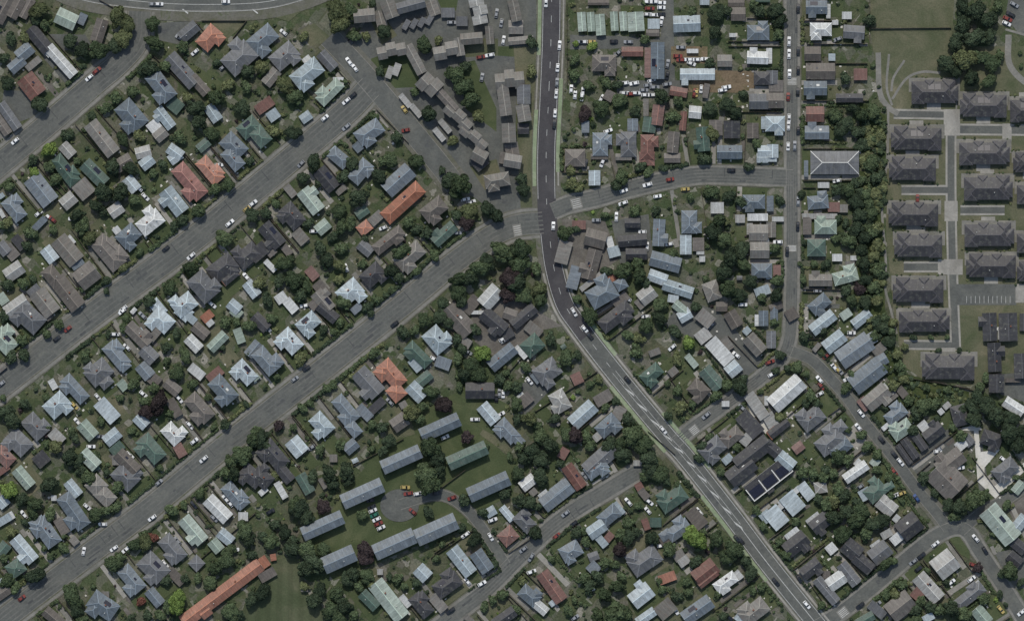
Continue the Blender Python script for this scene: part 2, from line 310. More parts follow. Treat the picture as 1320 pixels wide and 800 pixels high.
POLYS = [
 ('dry', .03, [(1122, -30), (1232, -30), (1228, 36), (1122, 36)]),
 ('dry', .034, [(1122, 38), (1228, 36), (1222, 95), (1175, 100), (1150, 138), (1137, 132), (1125, 60)]),
 ('dry', .026, [(1143, 60), (1350, 60), (1350, 482), (1285, 480), (1250, 498), (1190, 489), (1163, 470), (1152, 400), (1142, 300), (1144, 150)]),
 ('bank', .022, [(1108, 130), (1143, 150), (1138, 300), (1141, 400), (1163, 480), (1250, 505), (1245, 522), (1170, 530), (1140, 480), (1105, 400)]),
 ('park', .03, [(298, 820), (318, 772), (345, 728), (380, 712), (398, 765), (440, 820)]),
 ('lawn', .028, [(440, 640), (520, 540), (600, 500), (640, 575), (668, 600), (660, 640), (612, 658), (540, 702), (430, 748), (398, 700)]),
 ('lawn', .215, [(184, 15), (255, 20), (238, 27), (185, 24)]), ('dry', .215, [(342, 12), (396, 9), (372, 28), (345, 20)]),
 ('dry', .03, [(255, 25), (320, 26), (292, 52), (278, 38)]), ('dry', .032, [(385, 40), (405, 30), (430, 52), (400, 60)]),
 ('dry', .03, [(1285, 60), (1350, 60), (1350, 130), (1290, 120)]),
 ('lawn', .216, [(1222, 692), (1236, 690), (1250, 710), (1250, 720), (1238, 714)]),
 ('asph', .052, [(445, 70), (470, 30), (482, -20), (692, -20), (688, 282), (650, 282), (590, 240), (540, 190), (500, 130)]),
 ('lawn', .06, [(640, 60), (690, 60), (688, 75), (640, 72)]), ('dry', .06, [(495, 82), (530, 88), (532, 110), (505, 112)]),
 ('asph', .05, [(62, 44), (110, 45), (118, 58), (82, 66)]), ('asph', .05, [(5, 116), (40, 118), (55, 146), (18, 160), (0, 150)]),
 ('asph', .05, [(203, 30), (252, 27), (240, 60), (205, 52)]),
 ('asph', .05, [(855, -20), (868, -20), (870, 105), (838, 108), (836, 52), (852, 48)]), ('asph', .051, [(735, 45), (838, 48), (838, 62), (735, 64)]),
 ('asph', .052, [(795, 104), (885, 104), (885, 124), (795, 124)]), ('dirt', .053, [(882, 90), (976, 92), (976, 120), (882, 119)]),
 ('dirt', .054, [(865, 60), (912, 60), (912, 82), (865, 82)]),
 ('asph', .05, [(672, 495), (692, 482), (712, 500), (676, 536)]), ('gravel', .05, [(722, 282), (780, 285), (797, 335), (775, 350), (738, 372), (725, 330)]),
 ('asph', .05, [(788, 285), (836, 276), (842, 332), (800, 342)]), ('asph', .05, [(1277, 483), (1340, 478), (1340, 524), (1290, 508)]),
 ('asph', .05, [(1282, 712), (1340, 700), (1340, 765), (1302, 752)]), ('asph', .05, [(1168, 600), (1222, 552), (1236, 582), (1180, 616)]),
 ('asph', .06, [(1303, -20), (1350, -20), (1350, 48), (1312, 42), (1296, 22)]),
 ('asph', .115, [(1232, 366), (1310, 366), (1310, 393), (1234, 393)]),
 ('palec', .33, [(1255, 552), (1261, 552), (1264, 582), (1289, 579), (1269, 602), (1269, 612), (1282, 626), (1317, 598), (1330, 588), (1330, 598), (1283, 642), (1260, 620)]),
 ('palec', .334, [(1232, 552), (1252, 549), (1253, 545), (1265, 546), (1265, 554), (1253, 555), (1232, 554)]), ('palec', .066, [(1232, 572), (1239, 563), (1245, 573), (1238, 580)]),
 ('lawn', .062, [(592, 82), (612, 78), (640, 140), (640, 170), (600, 140)]), ('dry', .0622, [(594, 50), (642, 50), (642, 72), (600, 74)]), ('dry', .0624, [(662, 60), (692, 60), (692, 282), (672, 280), (668, 212), (664, 180), (666, 120)]),
 ('dry', .0626, [(478, 28), (500, 28), (512, 46), (492, 58)]), ('lawn', .0628, [(478, 76), (522, 60), (545, 112), (505, 114), (482, 100)]), ('lawn', .063, [(560, -10), (592, -10), (588, 14), (570, 14)]), ('dry', .0632, [(606, 215), (640, 205), (650, 240), (625, 245)]),
 ('palec', .064, [(961, 516), (992, 546), (992, 560), (978, 556)]),
 ('asph', .05, [(855, 420), (880, 385), (925, 400), (990, 470), (968, 495), (905, 440)]),
 ('gravel', .051, [(608, 405), (660, 380), (725, 420), (700, 425), (650, 470), (612, 440)]),
 ('asph', .05, [(1256, 570), (1266, 570), (1276, 640), (1262, 632)]),
 ('gravel', .05, [(1290, 640), (1340, 612), (1340, 700), (1318, 690)]),
]
def cyc(pts):
    ar = sum(a[0] * b[1] - b[0] * a[1] for a, b in zip(pts, pts[1:] + pts[:1])); return pts[::-1] if ar > 0 else pts
NAMES = dict(park='mown_grass', dry='dry_lawn', bank='creek_bank', lawn='front_lawn', asph='asphalt_yard', gravel='gravel_yard', dirt='dirt_yard', palec='concrete_yard', conc='concrete_drive')
LAY = {}
for t, z, pts in POLYS: LAY.setdefault(t, MB()).poly([W(*p) + (z,) for p in cyc(pts)])
# retirement village lanes and the paths beside them
def lane(t, pts, w_, z): strip(LAY.setdefault(t, MB()), smooth(pts, 3), w_ / 2, -w_ / 2, z)
for i, (pts, w_) in enumerate([([(1226, 145), (1226, 250), (1228, 350), (1232, 450)], 10), ([(1152, 147), (1217, 148)], 9), ([(1236, 167), (1345, 168)], 11), ([(1162, 245), (1222, 245)], 9),
    ([(1238, 271), (1295, 271)], 9), ([(1165, 344), (1212, 344)], 10), ([(1165, 444), (1235, 445)], 9), ([(1226, 372), (1240, 378)], 9)]):
    lane('conc', pts, w_ + 4, .068 + i * .0012); lane('asph', pts, w_ - 1, .082 + i * .0012)
for i, (pts, w_) in enumerate([([(1132, 68), (1134, 118), (1145, 138), (1158, 147)], 7), ([(1145, 138), (1144, 200), (1137, 262), (1140, 312), (1142, 340), (1141, 370), (1149, 402), (1156, 430)], 3),
    ([(1146, 70), (1143, 112), (1150, 136)], 3), ([(1166, 78), (1152, 100), (1149, 118)], 3), ([(1150, 128), (1168, 102), (1188, 93), (1212, 94)], 3.2),
    ([(1300, 45), (1301, 82), (1320, 105), (1345, 116)], 8), ([(1296, 38), (1345, 52)], 3), ([(1232, 143), (1240, 122), (1290, 125), (1345, 130)], 2)]):
    lane('path', pts, w_, .094 + i * .0012)
NAMES['path'] = 'walking_path'
tb = MB()
for i, (x, y, a, b) in enumerate(((1227, 158, 21, 34), (1298, 171, 12, 23), (1226, 272, 17, 26), (1225, 344, 32, 20), (1315, 378, 12, 24))):
    tb.box(*W(x, y), 0, a * M, b * M, 0.13 + i * .001)
struct(tb.build('paved_table', GM['conc']))
for i in range(11): bars(1246 + i * 5.6, 386, 90, 1, 9, 1, 0.5)
struct(mk.build('road_marking', MP))
# turning circle of the cul-de-sac
cd = MB(); cd.poly([W(515 + 25 * math.cos(t), 651 + 21 * math.sin(t)) + (0.29,) for t in np.linspace(0, -2 * math.pi, 33)[:-1]])
struct(cd.build('turning_circle', GM['asph']))
for t in np.linspace(0, 1, 1): pass

# the survey: H building x y length width angle colour shape, T tree x y radius kind, C car x y angle colour
DATA = """
@ 0 0
H
2628 416 150 100 5 T g
2600 520 160 62 -82 T g
2624 688 100 72 -88 T g
2640 772 72 70 -80 N g
2644 832 90 70 -10 T g
2652 48 136 56 -78 T g
2660 142 76 72 0 T g
2472 804 80 76 -30 T g
C
2596 208 80 W
2560 70 80 W
5180 2230 -40 W
@ 0 0
H
20 50 150 70 62 N g
85 45 110 60 62 N g
140 45 110 50 62 N g
345 100 110 85 -25 L g
425 100 60 42 65 B f
318 318 200 58 -48 W g
250 265 55 45 -48 W f
165 445 120 100 -52 R g
130 270 90 70 40 B g
+ 90 335 90 60 40
175 330 90 35 40 T f
515 160 120 65 72 N g
205 205 150 70 -50 D g
1090 205 125 110 50 O h
1225 290 165 150 42 G h
975 165 110 65 40 G g
940 365 200 80 -48 G g
1030 440 120 55 -48 N g
825 455 165 110 -52 B h
905 545 75 70 -40 E f
670 605 160 130 -50 B h
845 615 125 72 -52 P g
795 650 65 55 40 W f
830 695 70 60 40 T g
530 715 200 80 -52 T g
350 775 80 60 -48 M g
1100 585 95 60 -55 P g
905 785 85 60 -35 P g
1200 760 130 110 -45 B h
1290 665 110 100 40 E h
1050 750 70 50 40 E g
50 600 160 55 -55 G g
10 640 130 50 -55 N g
740 785 80 60 15 M g
T
210 60 60 o
190 110 45 d
230 130 40 g
60 200 45 d
130 190 40 o
610 90 70 o
655 130 65 o
640 200 65 o
590 240 50 d
510 265 65 g
430 260 55 d
370 215 50 d
790 125 55 g
800 225 60 g
770 365 70 d
350 695 42 d
260 770 55 y
210 545 55 d
40 430 50 d
945 250 45 g
1280 370 50 d
1120 325 30 d
1120 500 60 g
1010 560 65 d
1030 630 60 d
1250 560 60 d
1090 690 50 g
600 500 45 g
550 560 40 g
690 470 45 g
970 500 40 o
930 710 45 g
640 720 50 g
720 700 40 o
480 600 35 d
860 340 45 g
1180 440 45 o
1270 450 40 g
20 300 40 d
C
460 402 40 W
500 365 40 R
78 728 40 W
925 195 -30 W
1005 270 40 W
1150 347 40 W
1225 235 -40 K
790 22 0 W
820 22 0 W
1165 10 0 W
@ 330 0
H
45 215 150 125 40 B h
155 300 140 120 40 G h
272 390 165 115 38 P h
265 312 45 40 38 W f
375 470 150 85 45 L h
425 425 55 50 0 W f
370 315 110 60 -48 G g
80 400 95 60 50 T g
90 595 62 55 35 P f
45 545 100 55 35 R f
258 605 60 50 35 P g
25 705 100 80 -50 E h
560 85 110 70 5 T g
645 105 95 55 -75 T g
690 50 100 75 -70 T g
800 32 150 60 15 G g
912 42 85 60 -70 T g
990 68 70 50 0 G f
1150 60 140 85 -78 M g
1062 112 60 50 0 G f
1112 203 115 60 5 T g
+ 1205 185 95 42 -85
980 265 130 85 10 T g
+ 1050 245 95 45 -80
700 262 150 80 12 T g
690 375 65 32 70 M f
725 360 65 35 70 M f
820 310 165 55 -62 T g
895 440 110 105 -45 T f
985 520 140 48 -48 N g
1045 605 170 75 -42 T g
1125 710 165 70 -40 T g
770 520 80 30 -50 M f
825 572 80 30 -50 M f
975 652 85 30 -50 M f
945 695 80 30 -50 M f
590 690 145 105 35 B h
525 760 50 42 -50 B f
410 785 55 40 -50 P g
775 130 55 28 60 G f
815 125 55 28 60 G f
855 118 55 28 60 G f
895 105 55 28 60 G f
T
420 60 85 o
440 130 75 o
490 60 60 g
510 190 45 g
660 160 50 d
640 370 38 d
870 230 55 g
940 210 30 o
1030 390 65 g
1070 450 75 g
1110 520 65 g
1150 600 45 o
890 590 62 d
720 710 45 d
1015 730 40 o
250 190 35 o
150 440 60 o
200 500 60 g
30 350 55 o
190 690 55 d
90 680 45 o
820 480 35 g
1080 340 40 d
570 190 35 o
600 20 30 d
450 420 25 g
390 370 25 g
610 600 30 g
C
480 318 -55 W
510 352 -55 W
465 522 40 W
500 492 40 K
355 608 40 W
465 655 40 W
772 672 10 R
765 565 -55 T
1205 285 10 W
1160 295 10 R
1165 400 80 W
1265 120 80 W
142 168 -40 W
485 210 -50 K
1010 117 0 W
@ 660 0
H
360 115 100 44 -86 L g
407 115 100 40 -86 L g
455 130 110 50 -86 L g
527 112 100 40 -86 L g
574 112 100 40 -86 L g
638 115 100 84 -86 L g
900 125 140 85 2 P g
730 125 62 52 0 P f
725 172 68 35 0 N g
620 268 112 50 0 R g
475 340 125 110 0 N h
700 325 35 155 0 R f
750 315 70 190 0 B g
955 385 180 60 0 P g
+ 890 420 35 45 0
1095 315 75 62 0 T g
1265 290 110 85 -2 W g
1290 405 90 70 0 D h
1270 525 100 80 0 G g
1268 160 115 100 0 B h
1155 15 85 45 0 N g
1165 75 75 70 0 N g
1290 5 80 18 0 E g
992 12 50 32 0 P f
930 265 60 22 0 W f
858 475 90 48 -10 R g
750 595 62 105 -8 R g
943 580 65 65 -5 W g
882 625 35 100 -5 R g
622 645 55 65 0 B g
708 645 70 80 -8 E g
378 655 40 62 0 B f
500 495 50 55 -30 N f
465 745 100 120 0 B h
588 745 105 130 0 G h
590 770 38 35 0 W f
708 760 92 130 0 R h
975 720 85 125 5 E g
1050 660 70 80 0 N g
1132 670 85 90 0 D g
1240 675 60 80 0 N g
1308 635 50 65 0 P f
1120 785 130 70 0 B g
1300 780 70 60 0 P g
830 735 60 110 -5 N g
445 15 110 28 0 N g
690 555 28 90 0 T g
45 210 40 130 -85 T g
60 490 70 100 0 G g
60 585 70 90 10 T g
58 665 60 55 0 D g
1000 470 75 30 80 N f
T
100 220 45 d
100 370 40 o
320 310 38 g
320 390 45 g
395 440 40 g
490 430 40 g
545 440 35 d
375 590 50 p
460 560 60 g
550 520 50 g
640 570 42 d
680 210 38 g
770 500 55 d
850 520 40 g
930 60 35 g
1050 70 60 d
1045 170 50 d
1110 60 40 d
1270 60 45 d
1020 320 40 d
1020 560 50 d
1110 540 55 d
1150 580 50 d
1030 690 50 o
820 600 40 g
1190 490 35 d
1240 20 35 g
330 230 25 y
410 240 35 y
850 610 30 g
270 710 20 d
1260 740 35 g
420 640 22 d
C
700 10 0 W
735 10 0 W
770 15 0 W
710 45 0 R
770 40 0 W
700 75 0 W
735 78 0 W
770 75 0 K
770 110 80 W
347 217 0 W
368 217 0 W
410 217 0 T
525 215 0 K
600 217 0 W
545 275 40 W
870 245 0 W
855 290 0 R
870 310 0 R
910 308 0 W
950 308 0 W
995 305 0 W
925 328 -20 W
802 330 80 W
800 390 80 K
305 460 85 W
325 490 85 W
365 475 85 W
360 500 85 W
460 510 60 W
580 430 10 W
630 430 10 W
580 480 0 W
640 480 0 W
680 465 0 W
700 440 10 W
720 415 20 W
735 450 0 W
690 490 0 W
720 490 0 W
800 435 10 W
975 460 85 W
950 480 85 T
1105 450 10 W
1085 465 10 W
940 480 80 R
235 350 85 W
232 425 85 W
228 485 85 W
222 585 85 W
218 640 85 K
245 235 85 W
175 15 88 W
775 305 85 T
495 675 20 W
605 485 0 R
740 575 10 R
@ 990 0
H
248 50 110 90 0 B g
405 82 50 38 0 W f
345 118 32 25 0 W f
310 60 22 75 0 W f
270 165 112 90 0 W h
440 178 110 90 -4 G g
228 280 85 75 0 N g
328 297 35 38 0 P f
268 370 150 85 0 N g
+ 210 370 30 80 0
475 385 70 60 0 R f
242 467 120 95 0 B g
418 507 140 46 0 D g
240 590 95 80 0 R g
250 675 125 90 0 B g
35 650 100 100 0 P h
22 780 60 70 0 P g
35 520 90 80 0 N g
20 400 60 70 0 G g
5 290 30 80 0 W g
40 445 75 60 0 N f
T
40 60 55 d
60 110 50 d
50 180 45 g
520 110 45 d
395 405 40 d
340 600 50 g
400 640 55 d
480 600 60 g
540 580 60 g
440 560 50 d
370 680 50 d
460 680 45 d
540 720 30 g
580 780 25 g
1000 40 60 d
1070 60 70 d
1130 100 60 d
1000 130 60 d
1060 200 70 d
1140 190 50 d
960 230 50 d
920 330 60 d
1010 310 75 o
1100 300 60 g
1150 330 60 g
960 370 50 d
1050 400 60 d
1130 420 50 g
1190 290 40 g
980 190 45 d
1180 30 40 g
540 340 18 g
1300 270 18 g
1305 340 18 g
C
155 45 88 K
108 215 88 W
108 280 88 W
155 265 88 K
155 365 88 K
110 380 88 W
153 475 88 K
103 500 88 R
108 610 88 W
105 650 88 W
155 675 88 K
103 755 88 W
137 752 88 W
358 203 20 W
1270 25 -30 W
1250 75 -30 K
1235 98 -25 R
1230 122 -25 W
V
855 475 250 130 0
1110 545 250 130 0
1330 570 180 130 0
765 715 270 130 0
1110 790 270 130 0
@ 0 200
H
345 75 175 85 -52 E h
215 180 165 100 -52 B g
355 235 80 70 40 M g
85 270 130 100 -52 B h
205 355 35 90 -45 B f
490 95 150 75 -45 E g
435 175 90 90 40 T f
680 150 85 65 -50 P g
760 38 75 60 38 P g
905 12 70 55 35 P g
970 145 205 110 -50 K h
1090 75 150 90 -50 O h
890 245 150 105 -52 P g
768 335 135 115 38 W h
600 283 75 65 35 M g
672 425 110 115 -48 B h
603 387 38 35 38 W f
570 495 190 120 -50 N h
+ 595 480 150 40 -42
350 490 155 95 -50 T g
395 552 70 60 35 B f
258 512 85 65 -52 P g
450 620 110 115 -52 N g
275 625 110 75 -52 N h
350 710 190 90 -52 N g
75 598 100 75 35 M g
235 760 140 95 -52 T g
180 700 70 50 40 G f
90 780 130 80 35 M g
15 740 50 60 35 L f
1270 505 120 130 -50 D h
1155 590 150 120 38 D h
+ 1190 630 90 40 40
1190 632 95 36 40 O f
1060 670 150 130 -50 G h
1300 690 90 60 -52 P g
945 760 120 115 38 P h
815 785 90 60 -50 P h
1210 15 120 90 -50 B h
640 40 90 70 30 N g
20 480 70 60 -50 G g
100 450 80 50 -50 D f
60 500 80 60 -50 N f
10 210 30 25 35 P f
10 300 50 22 -60 W f
370 435 50 22 -50 W f
1210 780 70 60 -40 P g
T
170 20 40 d
250 60 45 g
290 130 45 g
400 30 30 g
590 60 55 d
680 70 50 d
540 190 60 d
620 190 60 d
500 260 50 d
790 90 35 g
700 230 45 g
400 310 50 d
430 370 55 g
470 430 50 o
530 290 35 d
160 400 45 g
140 470 40 d
280 390 35 g
1160 430 62 g
1180 150 50 g
1110 180 45 g
1020 285 50 g
950 330 45 d
900 365 35 d
990 580 50 g
880 680 55 g
770 760 45 d
1300 310 50 d
640 580 35 o
550 650 35 d
40 670 45 d
130 660 45 g
170 640 30 d
180 90 40 y
50 160 40 g
20 360 40 g
40 350 45 o
1290 30 35 d
840 50 35 d
550 700 25 d
720 500 30 g
430 680 30 g
1000 700 30 d
C
855 482 40 K
985 520 40 W
1185 350 40 W
1275 275 38 T
1305 248 38 W
635 792 40 W
200 300 40 W
235 325 40 W
270 330 -40 R
375 328 0 W
1095 770 -40 W
1270 625 -50 W
715 170 -40 W
750 215 -45 W
1130 50 0 W
@ 330 200
H
430 15 110 70 -40 B h
545 90 130 90 50 B h
365 125 130 80 -50 D g
735 130 170 90 42 B g
758 245 250 80 42 O h
560 375 70 60 38 O h
620 325 80 50 42 T f
548 295 70 50 35 E g
292 228 140 100 -52 L g
345 370 75 62 40 L g
178 185 70 40 -50 T f
180 320 130 110 -50 D h
75 420 140 100 -50 D g
925 290 130 110 38 N h
965 400 140 80 42 E g
690 445 180 80 38 N h
800 530 160 110 40 T h
610 625 110 120 -48 D h
565 480 80 60 -40 G g
495 715 125 125 40 P h
355 745 120 90 -50 T g
335 697 38 28 35 W f
290 610 70 50 -50 R f
340 690 90 60 -50 N f
1210 730 120 85 48 W g
75 570 75 30 -45 W f
15 500 70 100 -50 D f
130 735 60 50 35 W f
180 775 80 50 -50 W f
230 420 80 60 -50 T f
1150 35 80 75 -50 D g
1245 140 130 90 10 T h
1300 20 90 60 -10 N f
80 500 50 40 40 N f
160 490 60 40 -50 N f
440 180 60 30 40 T f
1110 770 100 60 50 N f
300 770 50 50 -50 N f
520 790 60 40 40 B f
T
300 40 60 d
245 115 45 d
500 45 50 d
640 110 50 d
700 25 50 g
830 35 50 g
1000 130 55 d
1060 150 75 g
1030 200 50 g
525 215 68 d
450 110 45 d
430 290 50 g
440 370 50 g
490 350 45 g
45 300 45 d
270 350 38 d
100 250 35 g
150 560 60 g
200 640 65 g
260 670 50 g
370 540 50 d
330 480 45 d
440 480 45 g
560 430 30 d
430 570 50 o
430 640 40 o
230 720 45 d
60 740 45 d
120 650 45 d
400 420 40 d
750 500 60 g
700 600 50 d
730 630 45 d
880 400 45 d
920 520 38 g
790 340 45 g
830 380 40 d
1100 290 60 o
1085 350 55 p
1200 280 60 d
1040 310 45 d
1240 320 50 d
1270 500 75 g
1150 580 75 g
1190 550 60 d
1050 640 65 g
1040 700 65 g
1100 640 60 d
1060 750 50 d
970 760 45 d
1310 640 75 p
1300 720 60 p
450 760 50 g
580 780 40 d
700 690 30 g
620 740 35 g
550 560 35 g
830 600 35 g
660 30 45 g
20 660 45 o
320 150 30 d
960 80 30 d
C
232 45 45 W
1080 228 10 W
1110 242 20 W
1180 25 0 W
655 375 20 W
1040 400 0 W
300 392 0 W
465 580 -70 W
250 775 10 W
@ 660 200
H
425 118 60 78 0 P g
325 15 105 90 0 N h
450 8 90 30 0 N g
575 10 85 35 0 T g
695 20 80 70 0 R h
825 15 85 50 0 N g
1120 8 115 30 0 B g
1290 15 60 50 0 P g
1245 250 115 90 0 B h
1057 272 68 58 0 W f
1265 320 105 38 0 W f
1175 328 50 42 0 M f
925 345 105 120 0 B h
895 462 60 100 0 P g
765 400 80 140 -3 B g
790 550 160 80 -15 B g
620 440 60 150 -85 D g
+ 640 510 110 60 0
+ 620 350 80 50 0
400 560 95 160 -15 N g
+ 430 430 110 90 -15
525 498 62 55 15 P f
505 450 60 35 -75 W f
345 360 70 45 0 R f
320 630 60 120 -15 B f
265 500 70 120 -15 T f
455 700 150 140 30 B h
+ 560 665 60 60 30
500 640 70 40 30 O f
412 648 150 28 38 M f
750 630 100 62 -20 P g
855 688 160 62 -18 P g
830 740 55 40 -10 P f
695 720 90 80 38 M g
660 765 55 40 -50 T f
870 790 90 50 -40 L g
560 745 90 50 40 N f
1270 400 100 85 0 T g
1225 380 32 60 0 M f
1275 490 100 85 0 T g
1240 470 38 40 0 M f
1285 595 105 75 0 B h
1030 700 80 100 20 T h
1290 700 80 50 20 P f
970 495 40 35 0 W f
980 535 30 30 0 W f
960 460 60 70 0 N f
1080 780 60 50 0 N g
T
50 130 45 d
60 180 50 d
560 110 55 g
540 150 45 d
700 90 38 g
780 70 30 d
310 140 48 o
340 170 38 o
630 285 45 g
740 285 35 d
1030 190 55 g
1120 210 45 d
1180 240 45 d
1060 340 50 g
1030 400 60 d
1090 430 55 g
1180 490 60 d
1120 530 70 d
1190 560 50 g
1090 600 60 d
1110 690 60 g
1170 720 50 d
1230 650 50 d
270 400 55 g
330 380 30 d
45 480 75 g
40 560 70 g
125 590 42 g
30 660 72 d
60 720 60 g
140 690 55 o
150 740 50 g
570 590 60 g
650 620 55 g
640 560 45 g
690 660 40 d
830 510 35 g
760 770 50 g
950 780 40 d
340 740 35 g
1290 30 20 d
990 20 45 d
920 220 30 g
490 600 40 d
1290 730 35 g
480 310 28 g
660 60 40 d
1220 60 35 d
300 80 38 o
1000 640 30 g
1100 340 35 o
C
698 152 15 W
576 183 20 W
573 247 20 W
538 318 88 W
815 125 10 R
893 175 5 T
750 212 10 W
1130 78 0 K
672 395 0 W
697 470 88 W
810 458 10 W
380 45 80 K
465 40 70 W
595 742 -20 W
455 437 10 W
1300 438 0 W
1295 330 0 K
415 648 38 W
435 335 0 W
213 365 88 W
775 640 60 K
1190 770 0 W
@ 990 200
H
342 40 250 120 0 G S
255 232 108 92 5 B h
338 268 62 50 0 R f
385 275 50 42 0 T f
265 315 180 28 0 M f
295 360 115 95 0 L h
248 478 95 88 0 E h
355 528 52 38 0 W f
445 530 45 25 0 W f
200 365 45 90 0 N f
268 635 120 80 0 T g
395 615 130 90 15 L h
270 775 110 90 40 B h
15 15 60 40 0 P f
10 250 35 80 0 B g
15 385 50 80 0 T g
285 155 60 30 0 W f
50 330 62 25 0 W f
5 600 30 80 0 P g
45 595 40 60 0 R f
195 70 22 85 0 B f
40 780 70 40 20 N g
420 560 50 26 0 T f
T
170 200 30 d
350 185 45 d
410 180 50 g
450 150 40 d
520 60 45 g
540 30 45 g
560 120 45 d
450 240 60 d
470 310 60 d
450 380 65 d
500 430 55 d
410 440 55 g
530 300 50 g
550 200 50 o
520 250 45 g
560 370 45 o
540 400 45 g
480 490 50 d
500 560 55 d
540 520 50 o
500 640 55 d
560 600 45 g
540 680 55 g
470 690 50 p
560 750 50 o
500 760 50 d
430 750 50 g
400 700 45 d
585 480 30 o
560 460 40 o
30 480 40 g
45 650 45 g
40 720 50 d
180 640 30 g
185 450 25 d
480 130 35 g
350 430 35 g
165 560 20 g
360 330 30 d
400 350 30 d
60 230 35 d
240 560 30 g
300 560 35 d
470 200 40 d
500 200 45 g
C
155 237 88 W
153 368 88 K
98 497 88 K
67 615 88 W
770 225 88 R
355 132 10 W
468 140 0 W
50 447 0 W
255 700 0 W
V
745 70 250 130 0
750 305 265 130 0
775 465 255 130 0
775 695 270 135 0
1130 170 260 135 0
1135 410 265 130 0
1150 570 265 130 0
1350 40 180 110 0
1360 200 170 110 0
1360 450 170 110 0
1365 600 170 110 0
@ 0 400
H
140 40 170 130 -42 G h
35 145 130 120 -48 L h
5 300 30 60 -50 T g
235 10 90 40 -50 N g
825 60 120 120 -42 P h
720 120 150 90 -45 N g
722 120 55 45 40 P f
610 225 150 95 -50 B h
+ 640 280 60 60 40
505 310 120 130 -50 G h
+ 550 370 70 50 40
770 225 90 75 -45 G g
750 310 85 70 -50 B g
380 410 160 90 -48 B h
305 495 120 125 -48 P h
555 515 130 75 -48 P f
635 385 55 45 -50 L f
455 615 100 70 -48 L g
190 590 130 110 -48 G h
90 685 130 120 -45 G h
295 650 80 60 -45 M f
215 765 75 70 40 D f
30 745 110 90 -45 R h
580 650 90 65 40 P g
605 710 75 50 40 E f
465 765 110 70 -45 L g
730 570 75 60 -45 P g
770 720 150 115 -50 E h
902 625 110 105 -48 W h
890 395 90 60 -40 N g
900 500 100 50 -60 N f
1020 510 160 110 -48 N h
1145 415 150 110 -48 B h
1255 325 125 100 -48 P h
1015 315 90 50 -40 W f
1110 330 90 50 40 R f
1000 170 90 60 -45 W g
1125 160 115 55 45 L g
1235 130 80 45 -70 L f
1070 30 65 45 40 O f
1085 65 40 30 40 W f
950 10 80 70 -40 P h
990 45 50 40 -40 P f
1220 10 60 50 -40 L g
1035 105 90 60 -40 N g
1310 200 60 90 -40 B g
660 780 140 70 -45 N g
610 770 60 50 0 T f
795 355 70 60 -40 N f
930 720 50 70 30 R f
275 380 55 35 -60 W f
820 100 40 150 -40 T f
T
30 30 45 d
110 150 45 g
130 230 45 d
60 240 45 d
30 520 60 d
70 560 60 d
130 480 40 d
440 230 35 g
450 260 30 d
960 230 50 g
915 320 50 g
860 190 40 d
910 120 35 d
1000 380 35 g
1070 450 30 g
820 470 75 p
760 520 50 p
750 470 40 g
790 400 40 g
690 380 40 g
860 260 30 g
620 450 30 g
720 340 20 g
290 700 50 o
360 750 60 d
410 770 50 d
390 660 35 d
370 620 35 g
520 570 30 g
500 740 30 g
240 690 25 g
250 600 30 g
880 530 30 g
1250 740 75 g
1190 780 50 g
1300 670 50 g
1150 190 25 d
1290 220 30 d
1290 80 45 g
1220 60 35 g
1160 60 40 g
640 90 35 g
560 120 25 d
530 200 22 d
650 40 35 g
240 120 35 g
300 70 40 g
1160 580 40 d
1270 480 25 d
1100 600 25 g
680 620 30 g
20 450 25 g
240 450 30 g
C
350 95 38 R
293 145 38 K
630 5 38 W
5 378 38 W
1050 765 40 W
1002 672 38 W
980 590 -50 W
925 455 -50 W
400 572 -50 W
470 700 0 W
655 188 -45 W
595 122 0 W
515 648 0 W
670 745 -40 W
740 430 -40 W
385 490 -45 T
735 25 -45 W
505 445 -50 W
@ 330 400
H
278 75 115 105 40 P h
168 165 125 110 -48 P h
65 250 145 110 -50 B h
0 345 30 40 -50 L g
370 10 120 60 -40 D g
25 60 100 60 -45 D g
940 145 130 120 -50 P h
830 235 150 85 -45 E h
828 275 75 60 -50 P f
870 350 80 55 40 E g
965 270 80 60 -20 B f
690 335 155 110 -50 O h
+ 725 420 85 80 -50
828 418 100 75 -45 P g
570 380 160 120 -48 G g
625 490 95 45 42 D f
455 515 155 95 -50 B h
+ 505 610 80 60 -50
560 525 90 50 -45 B f
330 595 120 110 -48 P h
212 700 95 85 -50 P g
490 700 75 60 40 B g
85 750 160 110 -50 D h
740 575 85 75 35 N g
950 600 215 75 24 B g
750 765 215 75 24 B g
1090 745 215 75 24 E g
1155 412 150 85 0 D g
1200 530 115 70 -50 P g
1290 625 130 90 -48 B h
1270 240 160 70 40 B g
1045 50 180 100 -48 N g
1220 65 150 100 -40 D g
1300 120 60 50 30 D f
1310 20 70 60 -20 N g
1080 165 60 50 -30 T f
1190 15 40 30 0 W f
760 485 40 35 30 T f
1130 10 80 20 0 W f
400 760 40 40 0 T f
T
970 490 58 p
1085 645 48 p
900 700 70 g
930 760 60 d
120 595 40 p
30 660 60 d
60 700 45 d
0 620 40 g
190 600 30 g
50 240 10 g
760 110 45 d
820 100 35 g
870 50 50 g
950 30 50 d
1000 60 45 d
1040 150 40 d
1130 100 45 d
1170 220 60 y
1110 280 60 g
1150 330 55 g
1070 330 50 d
1040 250 40 g
1060 200 40 d
800 530 60 o
840 560 45 g
900 420 50 g
860 490 40 g
650 600 45 d
690 670 50 d
660 720 40 d
600 590 35 g
610 220 40 g
370 400 35 g
400 380 30 g
240 500 35 g
280 480 30 g
1050 390 30 g
1260 360 45 d
1300 390 40 g
1290 320 30 g
330 720 40 g
430 690 40 g
350 100 35 d
430 60 35 g
400 110 30 g
230 250 45 o
210 200 30 g
110 340 30 g
500 340 30 o
1310 750 30 g
